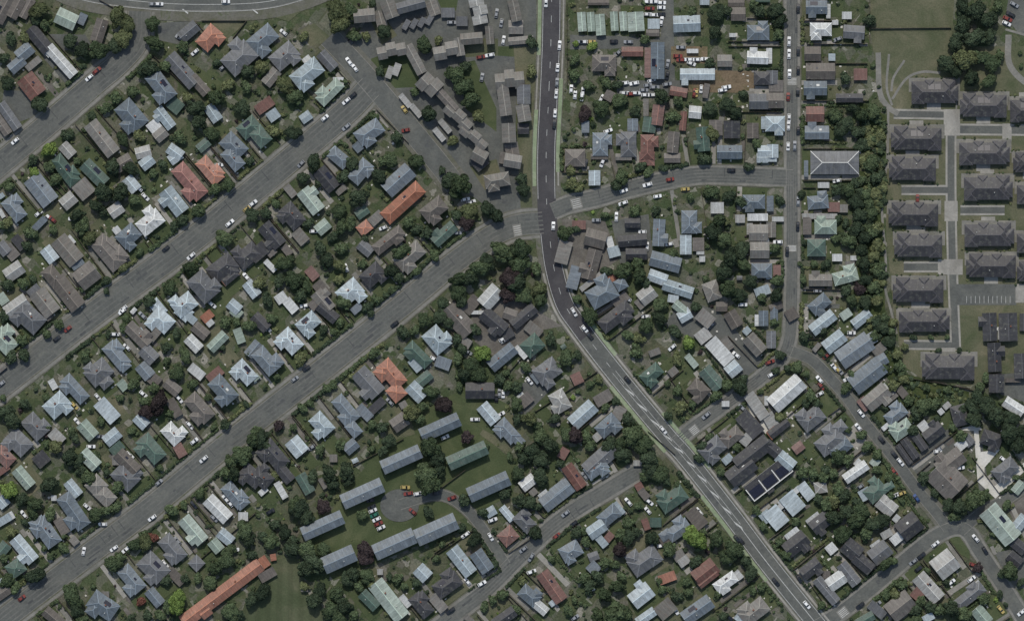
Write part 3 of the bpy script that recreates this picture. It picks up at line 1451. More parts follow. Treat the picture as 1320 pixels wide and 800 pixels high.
1180 700 30 g
600 710 25 g
160 780 30 d
80 40 40 g
590 10 30 d
C
200 352 35 W
260 298 35 K
715 70 38 K
1275 145 30 W
1280 155 30 W
690 470 -45 W
745 540 -40 W
715 590 -40 W
920 250 -30 W
1095 215 -30 W
1255 425 88 W
1275 430 88 W
1240 450 88 K
1260 535 30 W
975 652 24 W
410 755 0 W
285 705 30 W
60 92 -45 W
1130 560 0 W
@ 660 400
H
105 180 105 90 40 E h
45 215 80 28 -48 W f
190 325 130 130 35 G h
125 345 60 40 -50 B f
335 350 55 60 25 R f
240 470 100 110 30 M h
365 535 150 80 42 P g
500 600 120 100 42 B h
445 645 60 40 40 M f
455 765 190 90 42 G g
265 735 45 60 -30 R f
650 785 50 30 0 M f
15 650 110 50 -45 B g
540 40 190 100 38 D h
725 335 115 90 40 E h
1070 210 150 75 -48 W f
985 130 75 65 38 M f
1110 170 70 40 -55 T f
1140 300 75 70 40 P g
1030 350 130 75 -50 E g
925 260 80 35 -50 L f
955 415 100 100 -40 N h
995 40 90 70 -40 T f
890 25 60 70 -60 P g
1210 105 40 35 45 P f
1250 175 110 75 -48 T g
1140 45 90 70 -60 N g
1265 50 30 60 0 W f
1295 40 50 80 0 B g
1260 490 150 60 -55 M f
1225 585 140 80 -48 D f
1125 640 110 95 40 N h
1040 720 130 110 40 G h
1110 765 55 40 40 P f
1240 735 210 90 38 D g
1310 465 20 50 0 W f
735 215 60 35 20 T f
470 450 95 60 30 N f
550 525 60 70 -30 T f
70 460 70 60 40 N f
45 440 40 25 40 W f
110 100 90 60 -40 T f
60 30 150 60 40 D g
1205 665 50 60 -40 M f
1100 480 40 30 0 W f
830 315 50 40 40 T f
T
400 30 60 g
280 240 60 g
200 150 45 d
230 290 35 g
340 230 35 d
690 80 50 g
760 40 50 d
840 110 45 d
650 140 40 o
600 130 40 g
640 220 40 g
905 165 48 y
850 250 40 o
640 190 35 g
800 380 25 g
850 410 40 g
1170 395 62 d
1110 380 45 g
1050 440 40 g
930 480 35 g
800 540 35 d
870 500 45 o
620 640 75 g
680 690 70 g
700 760 70 d
570 740 60 d
560 680 50 g
450 350 30 o
400 380 30 g
330 640 60 p
380 650 45 g
280 640 55 g
150 650 55 g
200 690 60 d
100 720 60 d
150 770 60 d
60 760 50 d
40 700 40 g
90 560 50 o
500 690 50 d
400 700 45 g
600 560 45 d
540 470 35 d
480 500 30 g
20 480 50 g
70 290 40 g
20 390 45 d
130 590 35 g
220 560 40 d
980 700 40 d
960 760 35 d
1020 650 30 g
340 420 20 g
250 790 35 d
1190 350 35 d
30 560 40 d
1280 420 22 g
1160 700 35 g
C
595 355 -50 K
90 362 -50 W
375 95 -50 W
400 130 -50 K
1000 540 40 W
1027 75 40 W
320 8 -60 W
1155 228 -40 W
520 565 0 W
470 450 -40 W
480 470 -40 W
825 190 40 W
1185 500 -40 W
690 30 0 W
780 615 -50 W
@ 990 400
H
280 62 145 65 38 P g
400 20 60 45 35 L f
480 42 110 55 38 P g
340 160 120 75 38 P g
445 205 190 105 35 B g
+ 520 150 60 70 -60
510 335 190 105 38 B g
+ 575 260 60 80 -60
565 455 140 110 40 T g
610 410 75 32 -50 W f
650 525 115 90 38 B h
680 605 115 95 35 L h
605 598 45 25 40 W f
630 435 60 60 40 N f
95 425 200 95 42 W g
215 545 130 115 38 G h
15 570 90 60 -60 M f
55 605 120 50 38 D g
25 630 55 50 38 O f
155 705 60 50 38 R g
310 660 150 125 38 G h
+ 365 600 70 60 38
375 715 120 90 38 B h
30 720 120 60 -40 D g
90 775 100 70 -40 P g
470 790 50 40 -40 W f
550 780 45 45 -40 L f
1265 495 115 60 -33 W g
845 620 110 90 38 D g
800 595 50 50 -50 W f
780 675 100 45 -55 D g
730 710 120 45 -55 D g
700 740 120 30 -55 D g
930 770 150 120 38 N g
995 690 50 60 -50 W f
1030 668 62 50 -50 G g
985 540 110 80 -75 D h
1146 672 108 100 -20 D h
1130 85 145 95 -88 D g
1235 85 145 95 -88 D g
1175 240 150 90 -88 D g
1315 60 40 90 0 D g
1305 285 130 80 -88 D g
1175 375 80 95 0 D g
1260 360 80 20 0 N f
690 420 60 40 -50 N f
920 490 40 30 40 M f
890 520 30 30 40 W f
1195 120 60 25 90 M f
250 190 25 50 -40 T f
570 200 50 70 -50 T f
495 480 70 50 -50 R f
120 20 60 60 30 N f
30 20 40 80 0 B g
15 150 50 90 0 G g
T
590 90 50 d
620 160 50 d
560 60 45 d
540 130 40 g
600 40 40 g
660 230 40 o
670 290 45 g
700 350 40 o
690 330 35 g
640 60 35 o
630 110 35 g
700 190 30 o
590 300 35 g
640 380 45 o
180 130 40 d
145 290 45 g
60 545 38 o
190 330 30 g
190 475 35 d
220 440 45 g
380 560 30 g
415 610 30 g
360 750 55 g
410 770 45 g
800 490 55 g
850 480 45 g
760 530 45 d
720 460 40 g
1080 450 60 d
1050 500 60 d
1120 490 65 d
1160 540 70 d
1240 630 70 d
1290 690 60 d
1250 560 60 d
1300 620 50 d
1060 560 55 d
1000 510 40 d
750 140 25 d
840 140 20 g
920 140 20 g
880 205 20 d
985 205 20 d
1090 400 40 g
920 410 30 g
820 400 30 g
990 640 45 g
950 600 35 g
1120 350 35 g
740 620 45 d
600 500 25 d
480 640 35 g
510 700 40 g
250 480 35 d
60 230 40 d
30 60 30 g
280 100 35 d
400 400 40 g
430 330 30 g
40 310 30 d
100 300 30 d
560 740 40 g
870 560 25 d
C
20 328 30 W
265 355 -50 W
275 390 -50 R
265 430 30 W
480 530 -50 W
465 600 -50 W
585 665 -50 K
683 780 -50 W
650 740 -50 K
340 290 -50 W
370 310 -50 W
355 300 -50 T
300 235 40 R
430 115 0 W
410 350 30 W
875 718 30 W
1215 768 -40 W
1190 95 0 W
875 725 0 W
10 265 20 R
V
800 55 270 120 0
930 290 280 140 0
@ 0 600
H
660 45 130 130 -45 G h
500 100 90 90 -45 T h
+ 545 155 100 80 -45
370 240 200 110 -55 B h
380 115 95 55 -50 P g
235 345 160 105 -55 B h
+ 200 300 80 70 30
120 435 155 90 -50 P g
125 60 120 65 -50 L g
15 185 60 60 -50 P g
20 280 90 40 30 P f
55 258 40 40 30 W f
15 430 60 80 -40 E g
85 525 90 80 35 E h
8 600 30 40 -40 P f
15 650 60 90 -55 N g
490 10 50 35 30 E f
525 730 150 130 -35 B h
670 590 150 105 -50 B h
800 675 100 60 -50 B g
785 530 150 130 -45 G h
885 430 150 100 -50 G h
990 335 160 95 -50 L g
1125 220 150 75 -45 W g
1215 145 140 85 -50 B h
+ 1250 190 70 50 40
1165 365 85 60 -40 P g
1115 410 70 60 -50 L g
1015 500 65 65 -45 G h
1145 655 500 74 37 O g
+ 1060 750 60 60 37
1260 570 110 30 37 N f
1255 260 50 45 0 W f
1290 60 120 110 -40 D h
545 665 40 40 0 T f
385 385 40 45 40 T f
280 165 28 28 0 W f
320 310 50 90 30 N f
280 780 120 60 -40 N g
15 25 80 30 35 R f
910 570 100 50 -45 N f
T
55 125 60 y
30 120 40 y
260 100 60 d
120 170 50 d
190 200 55 g
170 240 50 g
260 250 45 g
130 290 30 d
610 110 45 g
500 250 50 g
550 230 40 g
600 210 40 g
180 560 60 d
330 420 40 g
260 470 30 g
230 420 25 g
370 650 65 g
390 690 55 g
400 740 50 d
590 500 60 g
620 470 40 g
700 400 50 g
750 395 50 o
790 370 40 r
740 350 30 g
890 230 45 g
950 200 30 g
1030 140 40 g
1170 40 45 g
1270 330 65 g
1280 380 50 d
1170 480 60 g
1110 520 50 g
1190 430 40 g
1090 600 50 g
930 670 55 y
910 720 60 y
870 720 45 g
860 590 40 d
760 770 40 d
680 780 35 d
830 770 40 g
1190 750 60 g
1210 40 50 d
950 580 35 d
1020 580 35 g
730 700 35 r
460 60 50 g
420 20 40 d
550 30 30 d
1300 460 40 d
1300 690 50 d
20 470 35 g
60 340 40 o
40 590 50 g
80 630 40 g
330 360 25 g
480 620 20 g
830 10 25 g
1230 770 40 d
430 790 40 g
C
785 268 35 W
588 425 35 W
432 440 80 W
113 680 38 R
450 210 -40 W
820 85 40 W
915 385 -50 W
852 505 -50 W
1105 270 -45 W
1165 170 -50 W
1185 190 -50 W
125 250 -50 W
650 430 38 W
1210 430 0 W
530 300 0 W
1000 200 -50 K
@ 330 600
H
550 140 225 80 24 B g
345 305 225 75 24 B g
430 478 175 90 24 B g
715 400 225 85 24 B g
930 325 225 90 24 B g
1200 105 225 80 24 B g
685 690 230 90 -52 L g
585 690 110 60 -45 E g
860 550 75 75 -45 P g
980 600 145 110 35 D h
1060 490 165 75 -52 P g
1165 490 120 75 -55 B g
860 710 130 90 -50 D h
770 695 70 35 -50 W f
1300 360 90 80 40 R h
1210 235 55 50 30 P g
1295 245 90 40 -50 P g
130 125 95 35 -60 W f
255 90 110 60 -60 E g
150 40 100 60 -50 D g
40 50 110 110 -40 D h
38 130 50 30 40 W f
35 500 65 60 35 O f
90 470 30 35 10 O f
1280 780 130 60 35 D g
940 705 100 55 -50 T f
345 90 60 25 -60 T f
250 630 35 35 0 T f
640 545 30 30 0 M f
1100 790 60 30 -40 T f
60 560 90 50 30 N f
T
570 430 65 p
560 470 55 p
880 40 75 g
900 90 75 g
230 220 70 d
270 260 60 d
350 210 55 p
200 190 50 g
270 430 65 g
300 490 75 d
190 430 60 d
350 430 50 g
260 530 60 d
80 390 60 g
150 340 50 d
190 380 45 d
30 650 55 d
300 690 60 d
330 640 50 d
410 660 55 g
390 740 60 g
450 720 60 d
470 580 50 d
500 560 50 d
570 560 55 g
530 620 40 g
430 780 50 g
250 620 35 o
550 250 42 g
890 235 42 d
1070 170 48 d
380 40 60 d
290 60 45 d
470 30 60 d
400 90 50 d
480 80 40 d
1120 380 50 d
1060 320 35 d
1170 240 35 d
1270 660 40 g
1220 690 35 g
1180 720 35 g
1280 140 45 d
1230 510 30 d
730 580 40 g
830 600 35 d
770 620 30 g
600 610 35 o
960 400 25 g
100 300 40 d
40 360 40 d
100 50 30 o
940 20 50 d
500 760 40 g
690 570 30 d
930 480 30 g
C
785 142 10 R
838 142 10 W
930 140 10 K
1010 165 20 R
808 235 -40 R
597 212 25 K
602 230 25 W
610 253 25 E
622 275 25 W
632 297 25 R
645 318 25 W
1080 355 35 W
1210 365 -60 W
1165 605 30 W
770 110 0 T
1003 745 35 K
1090 595 -50 W
960 715 -50 W
590 177 10 K
765 690 -50 W
1220 278 20 W
75 235 30 K
@ 660 600
H
320 55 140 65 -55 R g
440 20 120 90 35 B h
230 150 180 85 38 B g
+ 250 125 90 80 38
165 150 55 40 38 W f
82 85 85 60 38 W g
70 280 110 90 -45 G h
500 255 115 75 40 B h
545 222 75 45 -50 P f
435 325 100 70 35 P g
460 385 75 40 -50 P f
307 445 110 100 30 B h
420 465 55 45 20 G g
420 525 60 60 -45 B f
205 620 180 72 -55 R g
95 660 110 90 -40 B h
148 728 80 52 -40 W g
820 160 150 110 35 E h
825 160 42 40 38 M f
850 320 130 95 35 B h
+ 790 355 60 50 35
740 290 60 50 0 E f
690 300 60 35 -70 R f
675 475 165 130 35 G h
658 655 120 115 38 P g
800 575 90 50 20 O f
950 270 110 70 -50 N f
995 545 130 90 38 R g
+ 1010 580 120 40 38
1105 605 125 80 35 W h
1168 560 50 30 -50 W f
955 740 170 80 35 B g
690 775 110 50 35 P g
790 735 100 80 40 T f
1240 740 150 110 38 T h
1190 785 80 60 -40 P f
885 490 60 45 35 M f
1320 68 255 92 38 D S
1310 260 60 60 40 P f
1180 25 160 90 38 D g
1310 100 40 90 40 D f
500 365 40 50 -40 R f
790 380 60 40 30 N f
215 700 30 50 -50 P f
860 460 60 50 30 T f
110 135 40 35 40 T f
655 105 40 40 -60 R f
680 145 60 40 -50 N f
T
940 380 72 y
920 330 45 y
1050 375 60 g
1140 430 65 g
1100 470 50 g
1200 490 45 d
1230 550 50 d
950 490 45 d
810 430 55 g
720 370 50 d
600 370 50 d
560 430 50 p
560 350 45 g
480 500 45 g
530 510 35 g
440 570 45 d
370 580 45 g
400 620 45 d
480 660 50 g
540 620 50 g
560 570 40 g
520 760 90 g
440 770 50 g
580 770 60 g
120 350 50 d
90 190 50 d
150 50 60 d
30 40 50 g
40 180 50 d
760 40 60 g
720 20 60 d
680 60 40 g
790 70 40 d
650 205 35 g
330 340 45 d
370 340 35 g
380 390 35 g
1080 30 35 g
1260 230 35 g
1295 310 35 g
850 670 40 d
900 590 35 g
910 650 35 g
290 740 40 g
200 480 30 g
760 590 30 g
770 640 35 g
1090 770 35 d
1060 660 30 g
600 290 45 g
640 340 40 d
850 100 30 g
320 690 25 g
980 340 30 g
470 40 30 d
130 210 35 d
1280 620 35 g
1240 640 30 g
960 420 40 g
50 590 30 o
20 740 35 g
C
275 245 38 W
230 360 38 R
57 430 38 W
98 470 60 W
318 297 38 K
375 52 -50 W
600 185 -50 W
700 230 -50 W
708 185 -40 W
680 130 20 B
965 235 -50 W
925 250 30 W
1160 375 -50 K
1180 385 -50 K
880 490 30 W
325 780 35 W
800 380 25 W
100 545 20 W
785 720 -60 W
845 745 -60 W
770 410 10 W
1120 780 -40 K
410 620 -60 W
@ 990 600
H
195 130 55 95 38 P f
125 190 90 110 40 P f
40 265 90 110 40 P f
110 155 140 30 40 W f
45 225 90 30 40 W f
270 110 65 60 10 M h
450 30 140 55 35 W g
545 120 110 110 40 E h
+ 600 115 100 40 30
500 145 60 60 -60 P f
610 205 100 80 -40 M g
725 310 120 110 38 D g
660 375 50 60 -50 W f
555 405 60 30 35 W f
575 445 110 90 38 G g
430 430 100 90 -40 D g
+ 490 500 110 70 -40
325 425 52 52 40 W f
225 535 110 90 38 D g
415 555 135 60 -52 G g
350 590 100 75 35 W g
300 640 160 55 -50 G g
235 275 80 45 38 W f
275 300 110 100 38 D g
125 350 80 40 38 W f
150 410 130 110 38 D g
910 505 120 120 38 M g
825 625 165 80 -48 M g
1195 300 210 110 -50 L g
1030 665 180 80 38 G h
1080 615 45 40 -50 W f
1100 770 100 70 -50 L g
920 70 170 150 -45 N g
1225 25 130 95 38 G h
1290 110 50 70 -40 L g
1300 290 60 80 -40 P g
1290 410 90 60 -40 D g
680 720 140 110 38 N g
560 740 100 50 -40 G f
500 790 100 50 30 E g
825 780 60 40 30 P f
770 660 60 60 -40 R f
300 560 40 40 0 N f
1270 480 80 60 -40 D g
660 270 40 30 50 W f
610 350 60 40 30 M f
T
990 210 60 d
1060 170 70 g
930 200 50 d
1110 150 45 g
960 260 40 g
860 140 35 d
1250 540 60 g
1200 560 35 d
1080 525 38 p
1110 690 45 g
1000 745 40 g
1225 715 18 d
1195 660 28 d
1010 770 45 g
940 730 55 d
890 740 45 g
830 720 45 d
760 740 45 d
790 700 40 g
600 510 50 g
640 490 35 g
380 350 60 g
340 260 60 d
440 280 65 g
410 230 55 d
480 230 60 g
540 300 60 d
590 280 50 d
500 340 50 g
460 190 45 d
300 200 50 g
260 170 40 d
340 180 45 o
360 120 50 g
390 150 45 d
230 40 45 g
280 50 45 g
180 30 45 g
340 40 40 g
300 20 40 d
800 60 50 d
60 390 35 g
100 450 40 g
275 720 32 g
140 290 35 g
620 60 35 g
560 20 35 g
1300 600 30 d
1230 200 35 g
1280 60 25 g
610 660 35 g
690 610 40 g
760 790 40 g
650 660 40 o
630 150 30 g
690 180 25 g
1160 350 25 g
920 600 25 d
820 540 25 g
230 490 25 g
1250 130 18 d
C
1070 372 -50 W
1118 435 -60 K
862 402 38 W
790 462 38 K
748 493 38 W
475 718 38 K
765 165 -55 B
200 715 -50 W
40 597 -50 K
650 30 -50 R
655 152 25 W
690 140 25 T
1050 582 38 W
563 712 38 W
160 580 -60 K
470 110 35 W
655 275 50 W
1305 755 38 W
1200 740 -50 T
775 530 38 K
1060 510 -20 R
945 598 38 W
990 10 10 W
835 60 -50 W
90 0 0 K
"""
# ---------------------------------------------------------------- read the survey of the photograph
HOUSES, VILLAS, TREES, CARS = [], [], [], []
ox = oy = 0; mode = None
for ln in DATA.strip().split('\n'):
    t = ln.split()
    if t[0] == '@': ox, oy = float(t[1]), float(t[2]); continue
    if len(t) == 1 and t[0] in 'HTCV': mode = t[0]; continue
    if mode == 'H':
        if t[0] == '+':
            a = list(map(float, t[1:6])); HOUSES[-1]['wings'].append((ox + a[0] / 4, oy + a[1] / 4, a[2] / 4, a[3] / 4, a[4]))
        else:
            a = list(map(float, t[:5])); L_, w_, an = a[2] / 4, a[3] / 4, a[4]
            if w_ > L_: L_, w_, an = w_, L_, an + 90
            HOUSES.append(dict(x=ox + a[0] / 4, y=oy + a[1] / 4, L=L_, W=w_, a=an, c=t[5], k=t[6], wings=[]))
    elif mode == 'V':
        a = list(map(float, t[:5])); VILLAS.append(dict(x=ox + a[0] / 4, y=oy + a[1] / 4, L=a[2] / 4, W=a[3] / 4, a=a[4], c='V', k='V', wings=[]))
    elif mode == 'T': TREES.append((ox + float(t[0]) / 4, oy + float(t[1]) / 4, float(t[2]) / 4, t[3]))
    elif mode == 'C': CARS.append((ox + float(t[0]) / 4, oy + float(t[1]) / 4, float(t[2]), t[3]))
def near(S, x, y, pts=None):
    best = (1e9,)
    for k, C in ROADC.items():
        d = np.hypot(C[:, 0] - x, C[:, 1] - y); i = int(d.argmin())
        if d[i] < best[0]: best = (float(d[i]), k, i)
    return best

rs = random.Random(77); EX = []; MAIN = [h for h in HOUSES if h['L'] * h['W'] * M * M > 70 and not (440 < h['x'] < 700 and h['y'] < 300)]
for h in MAIN:
    if rs.random() > .52 or len(EX) > 95: continue
    an = R(rs.uniform(0, 360)); d = (h['L'] + h['W']) * .5 + rs.uniform(3, 8); x, y = h['x'] + d * math.cos(an), h['y'] + d * math.sin(an)
    if not (5 < x < 1315 and 5 < y < 795) or (x > 1140 and y < 500) or near(None, x, y)[0] < 24: continue
    if any(math.dist((x, y), (q['x'], q['y'])) < (q['L'] + q['W']) * .38 + 5 for q in HOUSES + VILLAS + EX): continue
    if any(math.dist((x, y), q[:2]) < q[2] * .7 + 3 for q in TREES if q[2] > 11): continue
    EX.append(dict(x=x, y=y, L=rs.uniform(6, 9), W=rs.uniform(4.5, 6), a=h['a'] + rs.choice((0, 90)), c=rs.choice('WWPPMMGTEBL'), k=rs.choice('gf'), wings=[]))
HOUSES += EX

# ---------------------------------------------------------------- naming
ORD = ['', 'first', 'second', 'third', 'fourth', 'fifth', 'sixth', 'seventh', 'eighth', 'ninth', 'tenth', 'eleventh', 'twelfth', '13th', '14th', '15th', '16th', '17th', '18th', '19th', '20th'] + ['%dth' % i for i in range(21, 90)]
for i in (21, 31, 41): ORD[i] = '%dst' % i
for i in (22, 32, 42): ORD[i] = '%dnd' % i
for i in (23, 33, 43): ORD[i] = '%drd' % i
def compass(dx, dy):
    return ('east', 'northeast', 'north', 'northwest', 'west', 'southwest', 'south', 'southeast')[int(round(math.atan2(dy, dx) / (math.pi / 4))) % 8]
for h in HOUSES + VILLAS:
    A = h['L'] * h['W'] * M * M; h['A'] = A; x, y = h['x'], h['y']; c = h['c']
    cx_ = 455 < x < 690 and y < 292 and c in 'TGNMD' and not (x < 560 and y > 215)
    if h['k'] == 'V': h['type'] = 'villa'; h['s_'] = 'v' if x < 1222 else 'w'
    elif h['W'] * M > 6 and c in 'BE' and h['a'] == 24: h['type'] = 'apartment_block'
    elif cx_: h['type'] = 'terrace_block' if A > 60 else 'carport'
    elif A >= 62: h['type'] = 'house'
    elif h['k'] == 'g': h['type'] = 'shed' if A < 40 else 'cottage'
    else: h['type'] = 'garage' if A > 22 else 'shed'
    h['d'], h['s'], h['i'] = near(None, x, y)
    h['shape'] = dict(h='hipped', g='gabled', f='flat-roofed', V='hipped', S='ridged').get(h['k'])
B = VILLAS + HOUSES
byref = {}
for h in B:
    if h['type'] in ('house', 'villa', 'apartment_block'): byref.setdefault((h['type'], h['c'], h['shape'], h.get('s_', h['s'])), []).append(h)
for (ty, c, sh, s), hs in byref.items():
    north = s in 'mnvw'; st = {'v': 'western villa row', 'w': 'eastern villa row'}.get(s) or STREETS[s][3]
    hs.sort(key=lambda h: (h['y'] if north else h['x']))
    noun = {'house': 'house', 'villa': 'villa', 'apartment_block': 'apartment block'}[ty]
    for i, h in enumerate(hs):
        one = len(hs) == 1
        h['ref'] = ('the ' if one else 'the %s ' % ORD[i + 1]) + '%s %s %s along %s' % (ROOF[c][1], sh, noun, st)
        size = 'large' if h['A'] > 190 else 'small' if h['A'] < 95 else ''
        nm = ' '.join(q for q in (size, ROOF[c][1], sh, noun) if q)
        # neighbours make the ordinal easier to find
        h['label'] = (nm + (', the only such one by the ' if one else ', %s such from the %s, by the ' % (ORD[i + 1], 'north' if north else 'west')) + st)
USED = set()
REFS = [h for h in B if 'ref' in h]; RX = np.array([h['x'] for h in REFS]); RY = np.array([h['y'] for h in REFS])
def describe(desc, x, y, nmax=6):
    d = np.hypot(RX - x, RY - y)
    o = [i for i in np.argsort(d)[:nmax + 2] if d[i] > 2][:nmax]
    for i in o:
        l = '%s %s of %s' % (desc, compass(x - RX[i], RY[i] - y), REFS[i]['ref'])
        if l not in USED and len(l.split()) < 17: USED.add(l); return l
    for extra in ('smaller', 'lower', 'second', 'further', 'third'):
        for i in o:
            l = '%s %s %s of %s' % (extra, desc, compass(x - RX[i], RY[i] - y), REFS[i]['ref'])
            if l not in USED and len(l.split()) < 17: USED.add(l); return l
    return l
for h in REFS: USED.add(h['label'])
for h in B:
    if 'ref' not in h:
        nm = {'terrace_block': 'terrace block', 'carport': 'carport', 'shed': 'shed', 'garage': 'garage', 'cottage': 'cottage'}[h['type']]
        h['label'] = describe('%s %s' % (ROOF[h['c']][1], nm), h['x'], h['y'])
GROUPS = dict(house='houses in the suburb', villa='retirement villas in rows', apartment_block='long apartment blocks', terrace_block='terrace blocks of the housing complex', carport='carports of the housing complex', shed='sheds in back yards', garage='garages and lean-tos in yards', cottage='small outbuildings and cottages')
def root(name, label, cat, loc, rz=0, group=None):
    o = link(name, None, None, loc, rz); o.empty_display_size = 0.5; o['label'] = label; o['category'] = cat
    if group: o['group'] = group
    return o

# ---------------------------------------------------------------- buildings
def roof(mb, cx, cy, L, Wd, a, z0, pitch, kind, mono=0.06):
    """cx, cy, a in the building's own frame (metres, radians); L is the ridge direction"""
    c, s = math.cos(a), math.sin(a)
    T = lambda x, y, z: (cx + c * x - s * y, cy + s * x + c * y, z)
    l, w_ = L / 2, Wd / 2; h = w_ * math.tan(pitch); e = z0 - 0.2
    A_, B_, C_, D_ = (-l, -w_), (l, -w_), (l, w_), (-l, w_)
    if kind == 'f':
        z = {A_: z0, B_: z0, C_: z0 + Wd * mono, D_: z0 + Wd * mono}
        mb.rpoly([T(*p, z[p]) for p in (A_, B_, C_, D_)])
        for p, q in ((A_, B_), (B_, C_), (C_, D_), (D_, A_)): mb.rpoly([T(*p, e), T(*q, e), T(*q, z[q]), T(*p, z[p])])
    else:
        r = max(l - w_, 0.0) if kind == 'h' else l
        if kind == 'h' and l < w_: h = l * math.tan(pitch)
        P, Q = T(-r, 0, z0 + h), T(r, 0, z0 + h)
        a4 = [T(*p, z0) for p in (A_, B_, C_, D_)]
        if r > 0.02:
            mb.rpoly([a4[0], a4[1], Q, P]); mb.rpoly([a4[2], a4[3], P, Q])
        else: mb.rpoly([a4[0], a4[1], Q]); mb.rpoly([a4[2], a4[3], Q])
        mi = 0 if kind == 'h' else 1
        mb.rpoly([a4[1], a4[2], Q], mi); mb.rpoly([a4[3], a4[0], P], mi)
        for p, q in ((A_, B_), (B_, C_), (C_, D_), (D_, A_)): mb.rpoly([T(*p, e), T(*q, e), T(*q, z0), T(*p, z0)])
    mb.poly([T(*p, e) for p in (D_, C_, B_, A_)])
    if kind != 'f' and L * Wd > 30:
        def cap(p, q, t=.17):
            p, q = np.array(p), np.array(q); d = q - p; n_ = np.array([-d[1], d[0], 0]); n_ /= max(np.linalg.norm(n_), 1e-6); up = np.array([0, 0, .07])
            mb.poly([tuple(p - n_ * t + up), tuple(q - n_ * t + up), tuple(q + n_ * t + up), tuple(p + n_ * t + up)], mi=2)
        if r > .1: cap(P, Q)
        if kind == 'h':
            cap(a4[0], P); cap(a4[3], P); cap(a4[1], Q); cap(a4[2], Q)
    return h
rr = random.Random(5)
NB = 0
for h in sorted(B, key=lambda q: -q['A']):
    ty = h['type']; x, y = W(h['x'], h['y']); a = R(h['a']); L, Wd = h['L'] * M, h['W'] * M; k = h['k']
    NB += 1
    o = root({'house': 'house'}.get(ty, ty), h['label'], ty.replace('_', ' '), (x, y, 0), a, GROUPS[ty])
    z0 = {'house': 2.8, 'villa': 2.9, 'apartment_block': 5.2, 'terrace_block': 5.6, 'carport': 2.4, 'shed': 2.1, 'garage': 2.3, 'cottage': 2.5}[ty]
    if ty == 'house': z0 += rr.choice([0, 0, 0.2, 0.5, 0.3, 2.4 if h['A'] > 150 else 0])
    pitch = R({'villa': 21, 'apartment_block': 22, 'terrace_block': 26, 'carport': 14, 'shed': 12, 'garage': 12, 'cottage': 18}.get(ty, rr.choice([20, 24, 27])))
    rb, wb = MB(), MB(); ins = 0.5 if h['A'] > 60 else 0.18
    vols = []                                    # (cx, cy, L, W, a, kind, dz)
    sgn = rr.choice((-1, 1)); sx = rr.choice((-1, 1))
    if k == 'V':
        fl = rr.choice((-1, 1)); vols = [(-fl * L * .02, -Wd * .02, L * .90, Wd * .86, 0, 'h', 0), (fl * L * .30, Wd * .16, Wd * .66, L * .27, math.pi / 2, 'h', .03), (-fl * L * .10, Wd * .18, Wd * .60, L * .20, math.pi / 2, 'h', .05),
                (-fl * L * .33, -Wd * .17, Wd * .64, L * .24, math.pi / 2, 'h', .07), (fl * L * .36, -Wd * .06, Wd * .60, L * .27, math.pi / 2, 'h', .09)]
    elif k == 'h' and h['A'] > 95 and L < 2.3 * Wd:
        bw = Wd * rr.uniform(.74, .84); off = -sgn * (Wd - bw) / 2
        vols = [(0, off, L, bw, 0, 'h', 0)]
        wl = Wd * .62; ww = min(L * rr.uniform(.40, .5), bw * .9)
        vols.append((sx * L * rr.uniform(.18, .24), sgn * (Wd / 2 - wl / 2), wl, ww, math.pi / 2, 'h', .03))
        if h['A'] > 150 and rr.random() < .6: vols.append((-sx * L * .26, -sgn * (Wd * .5 - Wd * .25) , Wd * .52, ww * .7, math.pi / 2, 'h', .05))
    elif k == 'g' and h['A'] > 85 and L < 1.8 * Wd and rr.random() < .6 and ty == 'house':
        bw = Wd * .78; vols = [(0, -sgn * (Wd - bw) / 2, L, bw, 0, 'g', 0), (sx * L * .2, sgn * (Wd / 2 - Wd * .3), Wd * .6, L * .36, math.pi / 2, 'g', .03)]
    elif ty == 'terrace_block' and h['A'] > 100:
        n = max(2, int(L / 4.6)); vols = [(-L / 2 + (i + .5) * L / n, (0.9 if i % 2 else -0.9) * rr.uniform(.3, 1), L / n - .02, Wd - 1.8 * rr.uniform(.4, 1), 0, 'g', (i % 2) * .35) for i in range(n)]
    else: vols = [(0, 0, L, Wd, 0, ({'S': 'h'} if h['y'] < 400 else {'S': 'f'}).get(k, k), 0)]
    for i, (wx, wy, wL, wW, wa) in enumerate(h['wings']):
        gx, gy = W(wx, wy); dx, dy = gx - x, gy - y; lx, ly = dx * math.cos(a) + dy * math.sin(a), -dx * math.sin(a) + dy * math.cos(a)
        wL, wW, wa = wL * M, wW * M, R(wa) - a
        if wW > wL: wL, wW, wa = wW, wL, wa + math.pi / 2
        vols.append((lx, ly, wL, wW, wa, 'h' if k in 'hV' else ('g' if k == 'g' else 'f'), .02 * (i + 1) + (.25 if k == 'f' else 0)))
    top = 0
    for cx, cy_, l_, w_, va, kd, dzz in vols:
        hh = roof(rb, cx, cy_, l_, w_, va, z0 + dzz, pitch, kd); top = max(top, z0 + hh)
        wb.box(cx, cy_, 0, max(l_ - 2 * ins, .5), max(w_ - 2 * ins, .5), z0 - .2 + dzz, va, bottom=False)
    wm = rr.choice(WALLS); rm = RM['B' if k == 'V' and 0 else h['c']]
    rf = rb.build('roof', [rm, wm, RCAP[h['c']]], o); wb.build('wall', wm, o)
    c0 = vols[0]; hh = c0[3] / 2 * math.tan(pitch)
    if ty == 'house' and k in 'hg' and h['A'] > 100 and rr.random() < .45:
        m_ = MB(); m_.box(c0[0] + rr.uniform(-.3, .3) * max(c0[2] - c0[3], 1), c0[1] + c0[3] * .12, z0 + hh * .5, .8, .6, z0 + hh + .7); m_.build('chimney', MBRICK, rf)
